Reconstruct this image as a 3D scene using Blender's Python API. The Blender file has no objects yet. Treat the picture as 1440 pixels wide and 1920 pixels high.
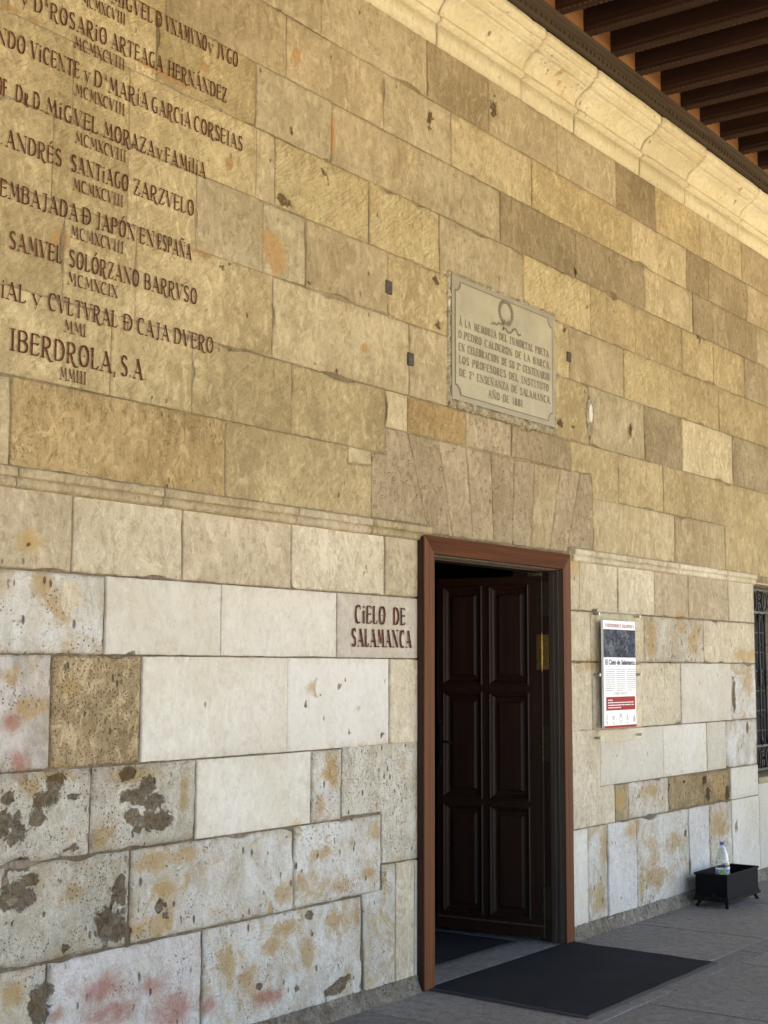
import bpy, bmesh, math, random
from mathutils import Vector, Matrix, noise

S = bpy.context.scene
COL = S.collection
random.seed(7)

# ------------------------------------------------------------------ camera
CAMX = Vector((0.583194, -0.812328, 0.002867))
cam_d = bpy.data.cameras.new('camera')
cam = bpy.data.objects.new('camera', cam_d)
COL.objects.link(cam)
S.camera = cam
cam_d.sensor_fit = 'VERTICAL'
cam_d.sensor_height = 36.0
cam_d.lens = 2662.0 / 1920.0 * 36.0
cam_d.clip_start = 0.05
cam_d.clip_end = 500
YAW, PITCH, ROLL = math.radians(54.3246), math.radians(6.2469), math.radians(-0.1643)
fw = Vector((math.sin(YAW) * math.cos(PITCH), math.cos(YAW) * math.cos(PITCH), math.sin(PITCH)))
rt = Vector((math.cos(YAW), -math.sin(YAW), 0))
dn = -(rt.cross(fw))
c_, s_ = math.cos(ROLL), math.sin(ROLL)
r2 = rt * c_ + dn * s_
d2 = dn * c_ - rt * s_
M = Matrix((r2, -d2, -fw)).transposed().to_4x4()
M.translation = Vector((0, -3.98, 1.55))
cam.matrix_world = M

# ------------------------------------------------------------------ sky, sun, exposure
SUN_EL = math.radians(50)
SUN_AZ = math.radians(42)            # turned from straight out of the wall (-Y) towards +X
w = bpy.data.worlds.new('World')
S.world = w
w.use_nodes = True
nt = w.node_tree
bg = nt.nodes['Background']
sky = nt.nodes.new('ShaderNodeTexSky')
sky.sky_type = 'NISHITA'
sky.sun_disc = False
sky.sun_elevation = SUN_EL
sdir = Vector((math.sin(SUN_AZ) * math.cos(SUN_EL), -math.cos(SUN_AZ) * math.cos(SUN_EL), math.sin(SUN_EL)))
sky.sun_rotation = math.atan2(sdir.x, sdir.y)
sky.air_density = 1.0
sky.dust_density = 1.5
nt.links.new(sky.outputs[0], bg.inputs[0])
bg.inputs[1].default_value = 0.105
sl = bpy.data.lights.new('sun', 'SUN')
sl.energy = 5.0
sl.angle = math.radians(0.5)
sl.color = (1.0, 0.95, 0.86)
so = bpy.data.objects.new('sun', sl)
COL.objects.link(so)
so.rotation_euler = sdir.to_track_quat('Z', 'Y').to_euler()
so.location = (0, -10, 12)
S.view_settings.view_transform = 'Standard'
S.view_settings.look = 'None'
S.view_settings.exposure = 2.2
S.view_settings.gamma = 1.0
S.view_settings.use_curve_mapping = False
S.cycles.max_bounces = 8
S.cycles.diffuse_bounces = 5
S.cycles.use_denoising = True

# measured layout of the masonry in metres: x along the wall, z up
ROWS = [[1.6,2.4,4.825,4.51,"t"],[2.4,3.1,4.825,4.51,"g"],[3.1,3.8,4.825,4.51,"t"],[3.8,4.4,4.825,4.51,"t"],[4.4,5.026,4.825,4.51,"g"],[5.026,5.92,4.825,4.51,"g"],[5.92,6.531,4.825,4.51,"d"],[6.531,7.319,4.825,4.51,"g"],[7.319,8.11,4.825,4.51,"g"],[8.11,8.715,4.825,4.51,"d"],[8.715,9.464,4.825,4.51,"y"],[9.464,10.258,4.825,4.51,"h"],[10.258,11.3,4.825,4.51,"t"],[11.3,12.0,4.825,4.51,"g"],[12.0,12.8,4.825,4.51,"t"],[12.8,13.6,4.825,4.51,"y"],[13.6,14.5,4.825,4.51,"t"],[1.8,2.6,4.51,4.212,"t"],[2.6,3.3,4.51,4.212,"t"],[3.3,4.0,4.51,4.212,"y"],[4.0,4.771,4.51,4.212,"t"],[4.771,5.532,4.51,4.212,"t"],[5.532,6.152,4.51,4.212,"g"],[6.152,7.012,4.51,4.212,"h"],[7.012,8.331,4.51,4.212,"y"],[8.331,9.204,4.51,4.212,"h"],[9.204,9.602,4.51,4.212,"d"],[9.602,10.347,4.51,4.212,"d"],[10.347,11.4,4.51,4.212,"t"],[11.4,12.2,4.51,4.212,"t"],[12.2,13.0,4.51,4.212,"g"],[13.0,13.9,4.51,4.212,"t"],[13.9,14.6,4.51,4.212,"y"],[1.7,2.5,4.212,3.913,"t"],[2.5,3.2,4.212,3.913,"y"],[3.2,3.95,4.212,3.913,"y"],[3.95,4.566,4.212,3.913,"y"],[4.566,5.113,4.212,3.913,"g"],[5.113,5.84,4.212,3.913,"t"],[5.84,6.654,4.212,3.913,"g"],[6.654,7.541,4.212,3.913,"d"],[7.541,8.515,4.212,3.913,"d"],[8.515,9.297,4.212,3.913,"h"],[9.297,10.526,4.212,3.913,"d"],[10.526,11.7,4.212,3.913,"g"],[11.7,12.6,4.212,3.913,"t"],[12.6,13.4,4.212,3.913,"y"],[13.4,14.5,4.212,3.913,"g"],[1.6,2.4,3.913,3.596,"y"],[2.4,3.1,3.913,3.596,"y"],[3.1,3.516,3.913,3.596,"y"],[3.516,3.808,3.913,3.596,"y"],[3.808,4.575,3.913,3.596,"y"],[4.575,4.702,3.913,3.596,"h"],[4.702,5.414,3.913,3.596,"Y"],[5.414,6.033,3.913,3.596,"Y"],[6.033,6.907,3.913,3.596,"g"],[6.907,7.726,3.913,3.596,"Y"],[7.726,8.364,3.913,3.596,"y"],[8.364,9.097,3.913,3.596,"y"],[9.097,9.652,3.913,3.596,"y"],[9.652,10.247,3.913,3.596,"y"],[10.247,11.2,3.913,3.596,"d"],[11.2,12.1,3.913,3.596,"t"],[12.1,12.9,3.913,3.596,"y"],[12.9,13.7,3.913,3.596,"t"],[13.7,14.6,3.913,3.596,"g"],[1.7,2.3,3.596,3.272,"y"],[2.3,2.9,3.596,3.272,"y"],[2.9,3.426,3.596,3.272,"y"],[3.426,3.809,3.596,3.272,"y"],[3.809,4.199,3.596,3.272,"y"],[4.199,4.624,3.596,3.272,"g"],[4.624,4.927,3.596,3.272,"g"],[4.927,5.57,3.596,3.272,"t"],[5.57,6.459,3.596,3.272,"y"],[6.459,7.449,3.596,3.272,"y"],[7.449,8.183,3.596,3.272,"t"],[8.183,8.884,3.596,3.272,"Y"],[8.884,9.737,3.596,3.272,"y"],[9.737,10.68,3.596,3.272,"y"],[10.68,11.5,3.596,3.272,"y"],[11.5,12.4,3.596,3.272,"t"],[12.4,13.3,3.596,3.272,"y"],[13.3,14.4,3.596,3.272,"t"],[1.6,2.5,3.272,2.902,"y"],[2.5,3.493,3.272,2.902,"y"],[3.493,3.863,3.272,2.902,"y"],[3.863,4.696,3.272,2.902,"y"],[4.696,5.76,3.272,2.902,"h"],[5.76,6.71,3.272,2.902,"t"],[6.71,7.695,3.272,2.902,"y"],[7.695,8.472,3.272,2.902,"g"],[8.472,9.078,3.272,2.902,"d"],[9.078,9.979,3.272,2.902,"h"],[9.979,11.4,3.272,2.902,"d"],[11.4,12.2,3.272,2.902,"t"],[12.2,13.2,3.272,2.902,"y"],[13.2,14.5,3.272,2.902,"y"],[1.7,2.4,2.902,2.583,"y"],[2.4,2.95,2.902,2.583,"y"],[2.95,3.741,2.902,2.583,"y"],[3.741,4.191,2.902,2.583,"y"],[4.191,4.833,2.902,2.583,"y"],[4.833,5.555,2.902,2.583,"y"],[5.555,5.747,2.902,2.715,"h"],[5.747,6.288,2.902,2.715,"o"],[6.288,6.758,2.902,2.715,"v"],[6.758,7.449,2.902,2.715,"d"],[8.079,8.749,2.902,2.583,"y"],[8.749,9.81,2.902,2.583,"y"],[9.8,10.796,2.902,2.25,"y"],[10.796,11.9,2.902,2.25,"y"],[11.9,12.8,2.902,2.25,"t"],[12.8,13.7,2.902,2.25,"y"],[13.7,14.6,2.902,2.25,"t"],[1.8,2.5,2.583,2.25,"y"],[2.5,3.269,2.583,2.25,"h"],[3.269,4.403,2.583,2.25,"f"],[7.726,8.921,2.583,2.25,"h"],[8.921,9.79,2.583,2.25,"t"],[1.6,2.3,2.25,1.893,"c"],[2.3,3.0,2.25,1.893,"c"],[3.0,3.571,2.25,1.893,"a"],[3.571,4.157,2.25,1.893,"c"],[4.157,4.848,2.25,1.893,"a"],[4.848,5.554,2.25,1.893,"c"],[5.554,5.865,2.25,1.893,"a"],[1.9,2.7,1.893,1.593,"c"],[2.7,3.744,1.893,1.593,"s"],[3.744,4.39,1.893,1.593,"w"],[4.39,5.177,1.893,1.593,"w"],[5.177,5.865,1.893,1.593,"k"],[1.8,2.6,1.593,1.181,"w"],[2.6,3.493,1.593,1.181,"m"],[3.493,3.945,1.593,1.181,"p"],[3.945,4.83,1.593,1.181,"w"],[4.83,5.596,1.593,1.181,"W"],[5.596,5.865,1.593,1.181,"c"],[1.9,2.6,1.181,0.861,"s"],[2.6,3.7,1.181,0.861,"e"],[3.7,4.261,1.181,0.861,"e"],[4.261,4.999,1.181,0.861,"w"],[4.999,5.223,1.181,0.861,"s"],[1.7,2.5,0.861,0.505,"s"],[2.5,3.908,0.861,0.505,"e"],[3.908,4.887,0.861,0.505,"s"],[4.887,5.534,0.861,0.505,"s"],[1.9,2.7,0.505,0.065,"s"],[2.7,3.512,0.505,0.065,"s"],[3.512,4.315,0.505,0.065,"r"],[4.315,5.385,0.505,0.065,"s"],[7.42,7.545,2.25,1.888,"c"],[7.545,8.053,2.25,1.888,"c"],[8.053,8.585,2.25,1.888,"c"],[8.585,9.126,2.25,1.888,"a"],[9.126,9.835,2.25,1.888,"a"],[9.835,10.33,2.25,1.888,"c"],[7.42,7.679,1.888,1.587,"c"],[7.679,8.423,1.888,1.587,"c"],[8.423,9.373,1.888,1.587,"q"],[9.373,10.33,1.888,1.587,"c"],[7.42,7.696,1.587,1.178,"c"],[7.696,8.97,1.587,1.178,"c"],[8.97,9.843,1.587,1.178,"w"],[9.843,10.33,1.587,1.178,"s"],[7.782,8.675,1.178,0.842,"w"],[8.675,9.384,1.178,0.842,"w"],[9.384,9.721,1.178,0.842,"w"],[9.721,10.33,1.178,0.842,"s"],[7.968,8.148,0.842,0.616,"t"],[8.148,8.744,0.842,0.616,"q"],[8.744,9.803,0.842,0.616,"p"],[9.803,10.33,0.842,0.616,"w"],[7.42,7.606,0.616,0.05,"w"],[7.606,7.865,0.616,0.05,"s"],[7.865,8.261,0.616,0.05,"b"],[8.261,9.061,0.616,0.05,"s"],[9.061,9.407,0.616,0.05,"b"],[9.407,9.808,0.616,0.05,"q"],[9.808,10.33,0.616,0.05,"w"],[11.45,12.2,2.25,1.587,"c"],[12.2,13.1,2.25,1.587,"t"],[13.1,14.6,2.25,1.587,"c"],[11.45,12.5,1.587,0.842,"s"],[12.5,13.4,1.587,0.842,"c"],[13.4,14.6,1.587,0.842,"s"],[11.45,12.3,0.842,0.05,"w"],[12.3,13.3,0.842,0.05,"s"],[13.3,14.6,0.842,0.05,"w"],[10.33,10.9,0.7,0.05,"w"],[10.9,11.45,0.7,0.05,"s"]]
POLYS = [["y",[[7.451,2.896],[8.084,2.904],[8.073,2.575],[7.73,2.577],[7.713,2.726],[7.46,2.714]]],["y",[[4.399,2.583],[5.257,2.583],[5.258,2.5],[5.442,2.512],[5.443,2.257],[4.407,2.255]]],["h",[[5.257,2.583],[5.441,2.581],[5.442,2.517],[5.258,2.504]]],["v",[[5.547,2.581],[5.551,2.713],[5.744,2.716],[5.923,2.264],[5.443,2.26],[5.441,2.579]]],["v",[[5.745,2.714],[6.021,2.712],[6.16,2.222],[5.937,2.221]]],["v",[[6.021,2.712],[6.287,2.711],[6.358,2.223],[6.16,2.222]]],["v",[[6.287,2.711],[6.541,2.708],[6.564,2.224],[6.358,2.223]]],["v",[[6.541,2.708],[6.788,2.706],[6.762,2.224],[6.564,2.224]]],["v",[[6.788,2.706],[7.016,2.709],[6.974,2.224],[6.762,2.224]]],["t",[[7.016,2.709],[7.322,2.714],[7.184,2.226],[6.974,2.224]]],["v",[[7.322,2.714],[7.575,2.72],[7.389,2.228],[7.184,2.226]]],["v",[[7.575,2.72],[7.706,2.724],[7.73,2.574],[7.721,2.257],[7.39,2.259]]],["q",[[5.221,1.19],[5.86,1.193],[5.86,0.624],[5.648,0.626],[5.535,0.629],[5.533,0.868],[5.224,0.871]]],["s",[[5.384,0.51],[5.539,0.513],[5.539,0.628],[5.648,0.626],[5.65,0.066],[5.404,0.056]]],["c",[[5.648,0.626],[5.81,0.622],[5.81,0.068],[5.65,0.066]]],["w",[[5.81,0.622],[5.86,0.624],[5.86,0.069],[5.81,0.068]]],["c",[[7.423,1.187],[7.788,1.184],[7.785,0.846],[7.969,0.847],[7.968,0.616],[7.435,0.616]]]]
CRUST = [[3.523,1.139,0.052,0.026],[3.482,1.076,0.069,0.039],[3.442,1.015,0.042,0.032],[3.612,1.08,0.036,0.013],[3.307,1.095,0.028,0.022],[3.879,1.145,0.044,0.028],[3.979,1.09,0.045,0.042],[3.911,1.059,0.089,0.035],[4.02,1.037,0.051,0.035],[4.032,0.959,0.092,0.039],[3.903,0.99,0.039,0.028],[3.939,0.932,0.034,0.014],[3.352,0.978,0.041,0.064],[3.295,1.002,0.049,0.05],[3.811,0.592,0.085,0.067],[3.85,0.701,0.038,0.048],[3.853,0.748,0.029,0.027],[3.361,0.762,0.074,0.057],[3.319,0.799,0.02,0.05],[3.416,0.806,0.042,0.026],[3.596,0.544,0.022,0.02],[4.072,0.624,0.028,0.035],[4.103,0.592,0.021,0.021],[3.628,0.89,0.025,0.02],[3.584,0.886,0.016,0.008],[3.483,0.372,0.051,0.076],[3.365,0.866,0.05,0.022],[3.505,0.577,0.009,0.006],[3.316,0.674,0.01,0.008],[3.356,0.672,0.011,0.009],[3.488,0.676,0.013,0.013],[4.095,1.096,0.01,0.021],[3.907,0.53,0.019,0.041],[5.001,0.467,0.033,0.024],[5.537,0.347,0.027,0.017],[5.493,0.29,0.032,0.034],[5.471,0.231,0.029,0.017],[5.184,0.123,0.082,0.028],[4.663,0.222,0.026,0.019],[5.021,0.388,0.013,0.014],[4.915,0.17,0.015,0.016],[5.266,0.149,0.084,0.02],[9.382,0.686,0.045,0.056],[9.323,0.778,0.048,0.025],[9.726,0.662,0.047,0.051],[8.985,0.799,0.03,0.018],[8.998,0.458,0.024,0.03],[9.882,0.423,0.035,0.039],[9.889,1.353,0.035,0.106],[7.734,1.895,0.039,0.009],[10.14,1.12,0.029,0.04],[5.208,1.46,0.017,0.015],[5.253,1.492,0.013,0.015],[5.158,1.534,0.007,0.005],[5.18,1.515,0.008,0.007],[5.07,1.426,0.011,0.01],[5.369,1.341,0.015,0.007],[5.544,1.232,0.015,0.017],[4.962,1.383,0.012,0.015],[5.684,1.606,0.095,0.005],[5.532,1.133,0.038,0.012],[5.286,1.258,0.013,0.015],[6.006,3.556,0.045,0.034],[6.031,3.32,0.046,0.059],[4.949,3.293,0.027,0.026],[5.161,2.925,0.017,0.022],[4.858,3.068,0.011,0.025],[5.082,2.497,0.03,0.026],[5.001,2.936,0.027,0.012],[7.329,3.0,0.041,0.044],[7.478,2.988,0.035,0.039],[7.387,3.559,0.028,0.02],[8.258,3.086,0.038,0.073],[7.957,3.928,0.026,0.017],[7.681,3.745,0.034,0.035],[7.537,3.957,0.019,0.058],[9.376,3.897,0.06,0.027],[4.717,4.507,0.034,0.019],[4.805,3.969,0.018,0.024],[5.066,3.837,0.031,0.053],[4.758,3.64,0.055,0.034],[5.304,3.943,0.012,0.013],[5.644,4.469,0.02,0.019],[6.581,4.684,0.048,0.076],[5.938,4.399,0.031,0.07],[3.234,3.363,0.022,0.018],[4.363,3.234,0.023,0.02],[3.965,2.61,0.014,0.009],[4.41,3.253,0.014,0.016],[3.9,1.894,0.015,0.006],[3.363,1.978,0.013,0.012],[3.88,1.598,0.022,0.008],[4.545,1.873,0.008,0.009],[3.369,1.597,0.013,0.005]]
OCHRE = [[5.069,0.726,0.081,0.036],[4.928,0.606,0.065,0.047],[5.206,0.573,0.112,0.033],[5.475,0.787,0.074,0.051],[5.167,0.424,0.068,0.04],[4.996,0.305,0.052,0.095],[4.744,0.375,0.074,0.038],[4.842,0.438,0.101,0.031],[5.356,1.084,0.087,0.085],[5.656,0.744,0.093,0.061],[4.815,0.581,0.075,0.047],[5.106,1.073,0.068,0.033],[5.053,0.946,0.04,0.049],[5.295,0.753,0.021,0.033],[5.418,0.598,0.058,0.025],[5.34,0.433,0.028,0.05],[5.16,1.095,0.041,0.099],[4.911,0.853,0.026,0.048],[5.357,1.025,0.073,0.051],[4.201,0.815,0.075,0.043],[4.017,0.806,0.112,0.042],[4.08,0.687,0.062,0.042],[4.064,0.563,0.082,0.042],[3.935,0.56,0.049,0.041],[3.745,0.915,0.065,0.041],[3.412,1.133,0.051,0.052],[4.462,0.338,0.068,0.088],[4.578,0.282,0.094,0.037],[3.349,0.439,0.049,0.05],[3.79,0.938,0.047,0.027],[4.184,1.047,0.032,0.108],[3.616,0.737,0.054,0.039],[3.889,1.137,0.118,0.042],[3.522,1.165,0.106,0.033],[8.205,0.541,0.105,0.067],[7.814,0.5,0.053,0.13],[7.721,0.198,0.12,0.106],[8.514,0.224,0.223,0.057],[8.833,0.413,0.177,0.059],[8.329,0.336,0.053,0.045],[9.549,0.496,0.132,0.076],[9.579,0.443,0.2,0.063],[8.323,0.189,0.053,0.09],[8.032,0.746,0.076,0.067],[8.454,0.774,0.166,0.046],[9.596,0.735,0.134,0.102],[8.521,1.742,0.098,0.131],[8.99,1.85,0.076,0.087],[9.184,1.729,0.094,0.101],[9.268,1.832,0.064,0.051],[10.176,1.649,0.223,0.041],[7.493,2.161,0.07,0.066],[7.665,1.572,0.145,0.044],[10.165,1.485,0.11,0.136],[3.526,1.773,0.071,0.061],[3.332,1.7,0.01,0.013],[3.326,1.658,0.008,0.006],[3.428,1.842,0.052,0.053],[3.307,1.506,0.049,0.039],[3.59,1.477,0.045,0.034],[3.393,1.414,0.068,0.039],[3.371,1.985,0.068,0.04],[5.473,1.166,0.182,0.034],[5.007,1.464,0.053,0.029],[4.962,1.387,0.013,0.016],[5.034,1.431,0.019,0.016],[5.354,1.358,0.02,0.01]]
ORANGE = [[4.698,3.39,0.074,0.08],[5.116,4.059,0.023,0.099],[4.843,4.347,0.027,0.055],[5.013,4.669,0.023,0.015],[4.64,3.435,0.038,0.033],[4.718,3.342,0.064,0.059],[5.385,3.073,0.03,0.027],[3.957,3.957,0.15,0.012],[4.065,3.948,0.098,0.013],[3.477,3.133,0.045,0.042],[3.203,3.927,0.05,0.015],[3.315,3.921,0.035,0.011],[4.234,4.072,0.034,0.024],[4.4,3.701,0.024,0.033],[4.248,3.264,0.056,0.016],[7.259,5.038,0.046,0.047],[7.373,5.007,0.083,0.035],[7.444,4.996,0.084,0.021]]
RED = [[3.781,0.37,0.142,0.06],[4.04,0.338,0.091,0.041],[4.164,0.225,0.158,0.07],[3.821,0.276,0.143,0.053],[4.355,0.204,0.066,0.043],[3.552,0.32,0.043,0.026],[3.36,1.2,0.042,0.039],[3.313,1.351,0.049,0.038],[3.343,1.222,0.05,0.038],[4.712,0.168,0.097,0.045]]
TEXT = {"l1":[4.141,["MiGVEL",3.697,3.92],["Ð",3.939,3.975],["VNAMVNO",3.995,4.241],["y",4.25,4.281],["JVGO",4.302,4.438]],"n1":[4.075,["MCMXCVIII",3.543,3.77]],"l2":[3.957,["y",3.251,3.286],["Dª",3.313,3.379],["ROSARiO",3.391,3.675],["ARTEAGA",3.7,3.984],["HERNÁNDEZ",4.016,4.371]],"n2":[3.89,["MCMXCVIII",3.511,3.772]],"l3":[3.774,["ANDO",3.101,3.278],["ViCENTE",3.304,3.541],["y",3.566,3.595],["Dª",3.617,3.684],["MARíA",3.692,3.905],["GARCíA",3.926,4.152],["CORSEIAS",4.172,4.476]],"n3":[3.706,["MCMXCVIII",3.522,3.778]],"l4":[3.587,["ROF.",3.125,3.214],["Dr.D.",3.241,3.369],["MiGVEL",3.384,3.642],["MORAZA",3.671,3.947],["y",3.96,3.991],["FAMiliA",4.008,4.246]],"n4":[3.52,["MCMXCVIII",3.529,3.791]],"l5":[3.406,["D.",3.133,3.19],["ANDRÉS",3.205,3.465],["SANTiAGO",3.511,3.807],["ZARZVELO",3.837,4.18]],"n5":[3.336,["MCMXCVIII",3.524,3.781]],"l6":[3.218,["EMBAJADA",3.185,3.551],["Ð",3.574,3.618],["JAPÓN",3.642,3.85],["EN",3.875,3.955],["ESPAÑA",3.973,4.169]],"n6":[3.151,["MCMXCVIII",3.52,3.789]],"l7":[3.038,["D.",3.148,3.213],["SAMVEL",3.234,3.48],["SOLÓRZANO",3.515,3.876],["BARRVSO",3.906,4.207]],"n7":[2.969,["MCMXCIX",3.512,3.763]],"l8":[2.852,["iAL",3.204,3.317],["y",3.347,3.387],["CVLTVRAL",3.421,3.767],["Ð",3.799,3.846],["CAJA",3.873,4.05],["DVERO",4.079,4.311]],"n8":[2.785,["MMI",3.501,3.608]],"l9":[2.671,["IBERDROLA,",3.251,3.765],["S.A.",3.79,3.927]],"n9":[2.604,["MMIII",3.485,3.614]],"c1":[1.757,["CiELO",5.308,5.552],["DE",5.618,5.72]],"c2":[1.648,["SALAMANCA",5.283,5.771]],"p1":[3.348,["Á LA MEMORIA DEL INMORTAL POETA",6.191,7.158]],"p2":[3.28,["D.PEDRO CALDERON DE LA BARCA,",6.187,7.177]],"p3":[3.212,["EN CELEBRACION DE SU 2º CENTENARIO.",6.189,7.176]],"p4":[3.145,["LOS PROFESORES DEL INSTITUTO",6.193,7.154]],"p5":[3.076,["DE 2ª ENSEÑANZA DE SALAMANCA.",6.194,7.179]],"p6":[3.007,["AÑO DE 1881.",6.483,6.87]]}

# ------------------------------------------------------------------ node helpers
class NT:
    def __init__(self, name):
        self.m = bpy.data.materials.new(name)
        self.m.use_nodes = True
        self.t = self.m.node_tree
        self.b = self.t.nodes['Principled BSDF']
    def n(self, kind, **k):
        o = self.t.nodes.new('ShaderNode' + kind)
        for a, v in k.items():
            setattr(o, a, v)
        return o
    def link(self, a, b):
        self.t.links.new(a, b)
    def inp(self, sock, v):
        if hasattr(v, 'is_output') or isinstance(v, bpy.types.NodeSocket):
            self.link(v, sock)
        else:
            sock.default_value = v
    def math(self, op, a, b=0.0, clamp=False):
        o = self.n('Math', operation=op, use_clamp=clamp)
        self.inp(o.inputs[0], a); self.inp(o.inputs[1], b)
        return o.outputs[0]
    def vmath(self, op, a, b):
        o = self.n('VectorMath', operation=op)
        self.inp(o.inputs[0], a); self.inp(o.inputs[1], b)
        return o.outputs[0]
    def mix(self, f, a, b, mode='MIX'):
        o = self.n('Mix', data_type='RGBA', blend_type=mode, clamp_factor=True)
        self.inp(o.inputs[0], f); self.inp(o.inputs[6], a); self.inp(o.inputs[7], b)
        return o.outputs[2]
    def noise(self, vec, scale, detail=4, rough=.55, dist=0.0):
        o = self.n('TexNoise')
        o.inputs['Scale'].default_value = scale
        o.inputs['Detail'].default_value = detail
        o.inputs['Roughness'].default_value = rough
        o.inputs['Distortion'].default_value = dist
        if vec is not None: self.link(vec, o.inputs['Vector'])
        return o.outputs['Fac']
    def voro(self, vec, scale, out='Distance', feature='F1'):
        o = self.n('TexVoronoi', feature=feature)
        o.inputs['Scale'].default_value = scale
        self.link(vec, o.inputs['Vector'])
        return o.outputs[out]
    def ramp(self, v, a, b, lo=0.0, hi=1.0):
        o = self.n('MapRange', clamp=True)
        self.inp(o.inputs[0], v)
        o.inputs[1].default_value = a; o.inputs[2].default_value = b
        o.inputs[3].default_value = lo; o.inputs[4].default_value = hi
        return o.outputs[0]
    def mapping(self, vec, scale=(1, 1, 1), rot=(0, 0, 0), loc=(0, 0, 0)):
        o = self.n('Mapping')
        o.inputs['Scale'].default_value = scale
        o.inputs['Rotation'].default_value = rot
        o.inputs['Location'].default_value = loc
        self.link(vec, o.inputs['Vector'])
        return o.outputs[0]
    def coord(self, which='Object'):
        return self.n('TexCoord').outputs[which]
    def bump(self, h, strength, dist, prev=None):
        o = self.n('Bump')
        o.inputs['Strength'].default_value = strength
        o.inputs['Distance'].default_value = dist
        self.link(h, o.inputs['Height'])
        if prev is not None: self.link(prev, o.inputs['Normal'])
        return o.outputs[0]
    def attr(self, name):
        return self.n('Attribute', attribute_name=name).outputs['Fac']

def simple(name, col, rough=.6, metal=0.0, grain=0.0, gscale=40, bump=0.0, spec=0.5):
    k = NT(name)
    c = (*col, 1)
    v = k.coord()
    if grain:
        n = k.noise(v, gscale, 6, .65)
        k.link(k.mix(k.ramp(n, .3, .7), tuple(x * (1 - grain) for x in col) + (1,), tuple(min(1, x * (1 + grain)) for x in col) + (1,)), k.b.inputs['Base Color'])
        if bump: k.link(k.bump(n, .6, bump), k.b.inputs['Normal'])
    else:
        k.b.inputs['Base Color'].default_value = c
    k.b.inputs['Roughness'].default_value = rough
    k.b.inputs['Metallic'].default_value = metal
    k.b.inputs['Specular IOR Level'].default_value = spec
    return k.m

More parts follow.
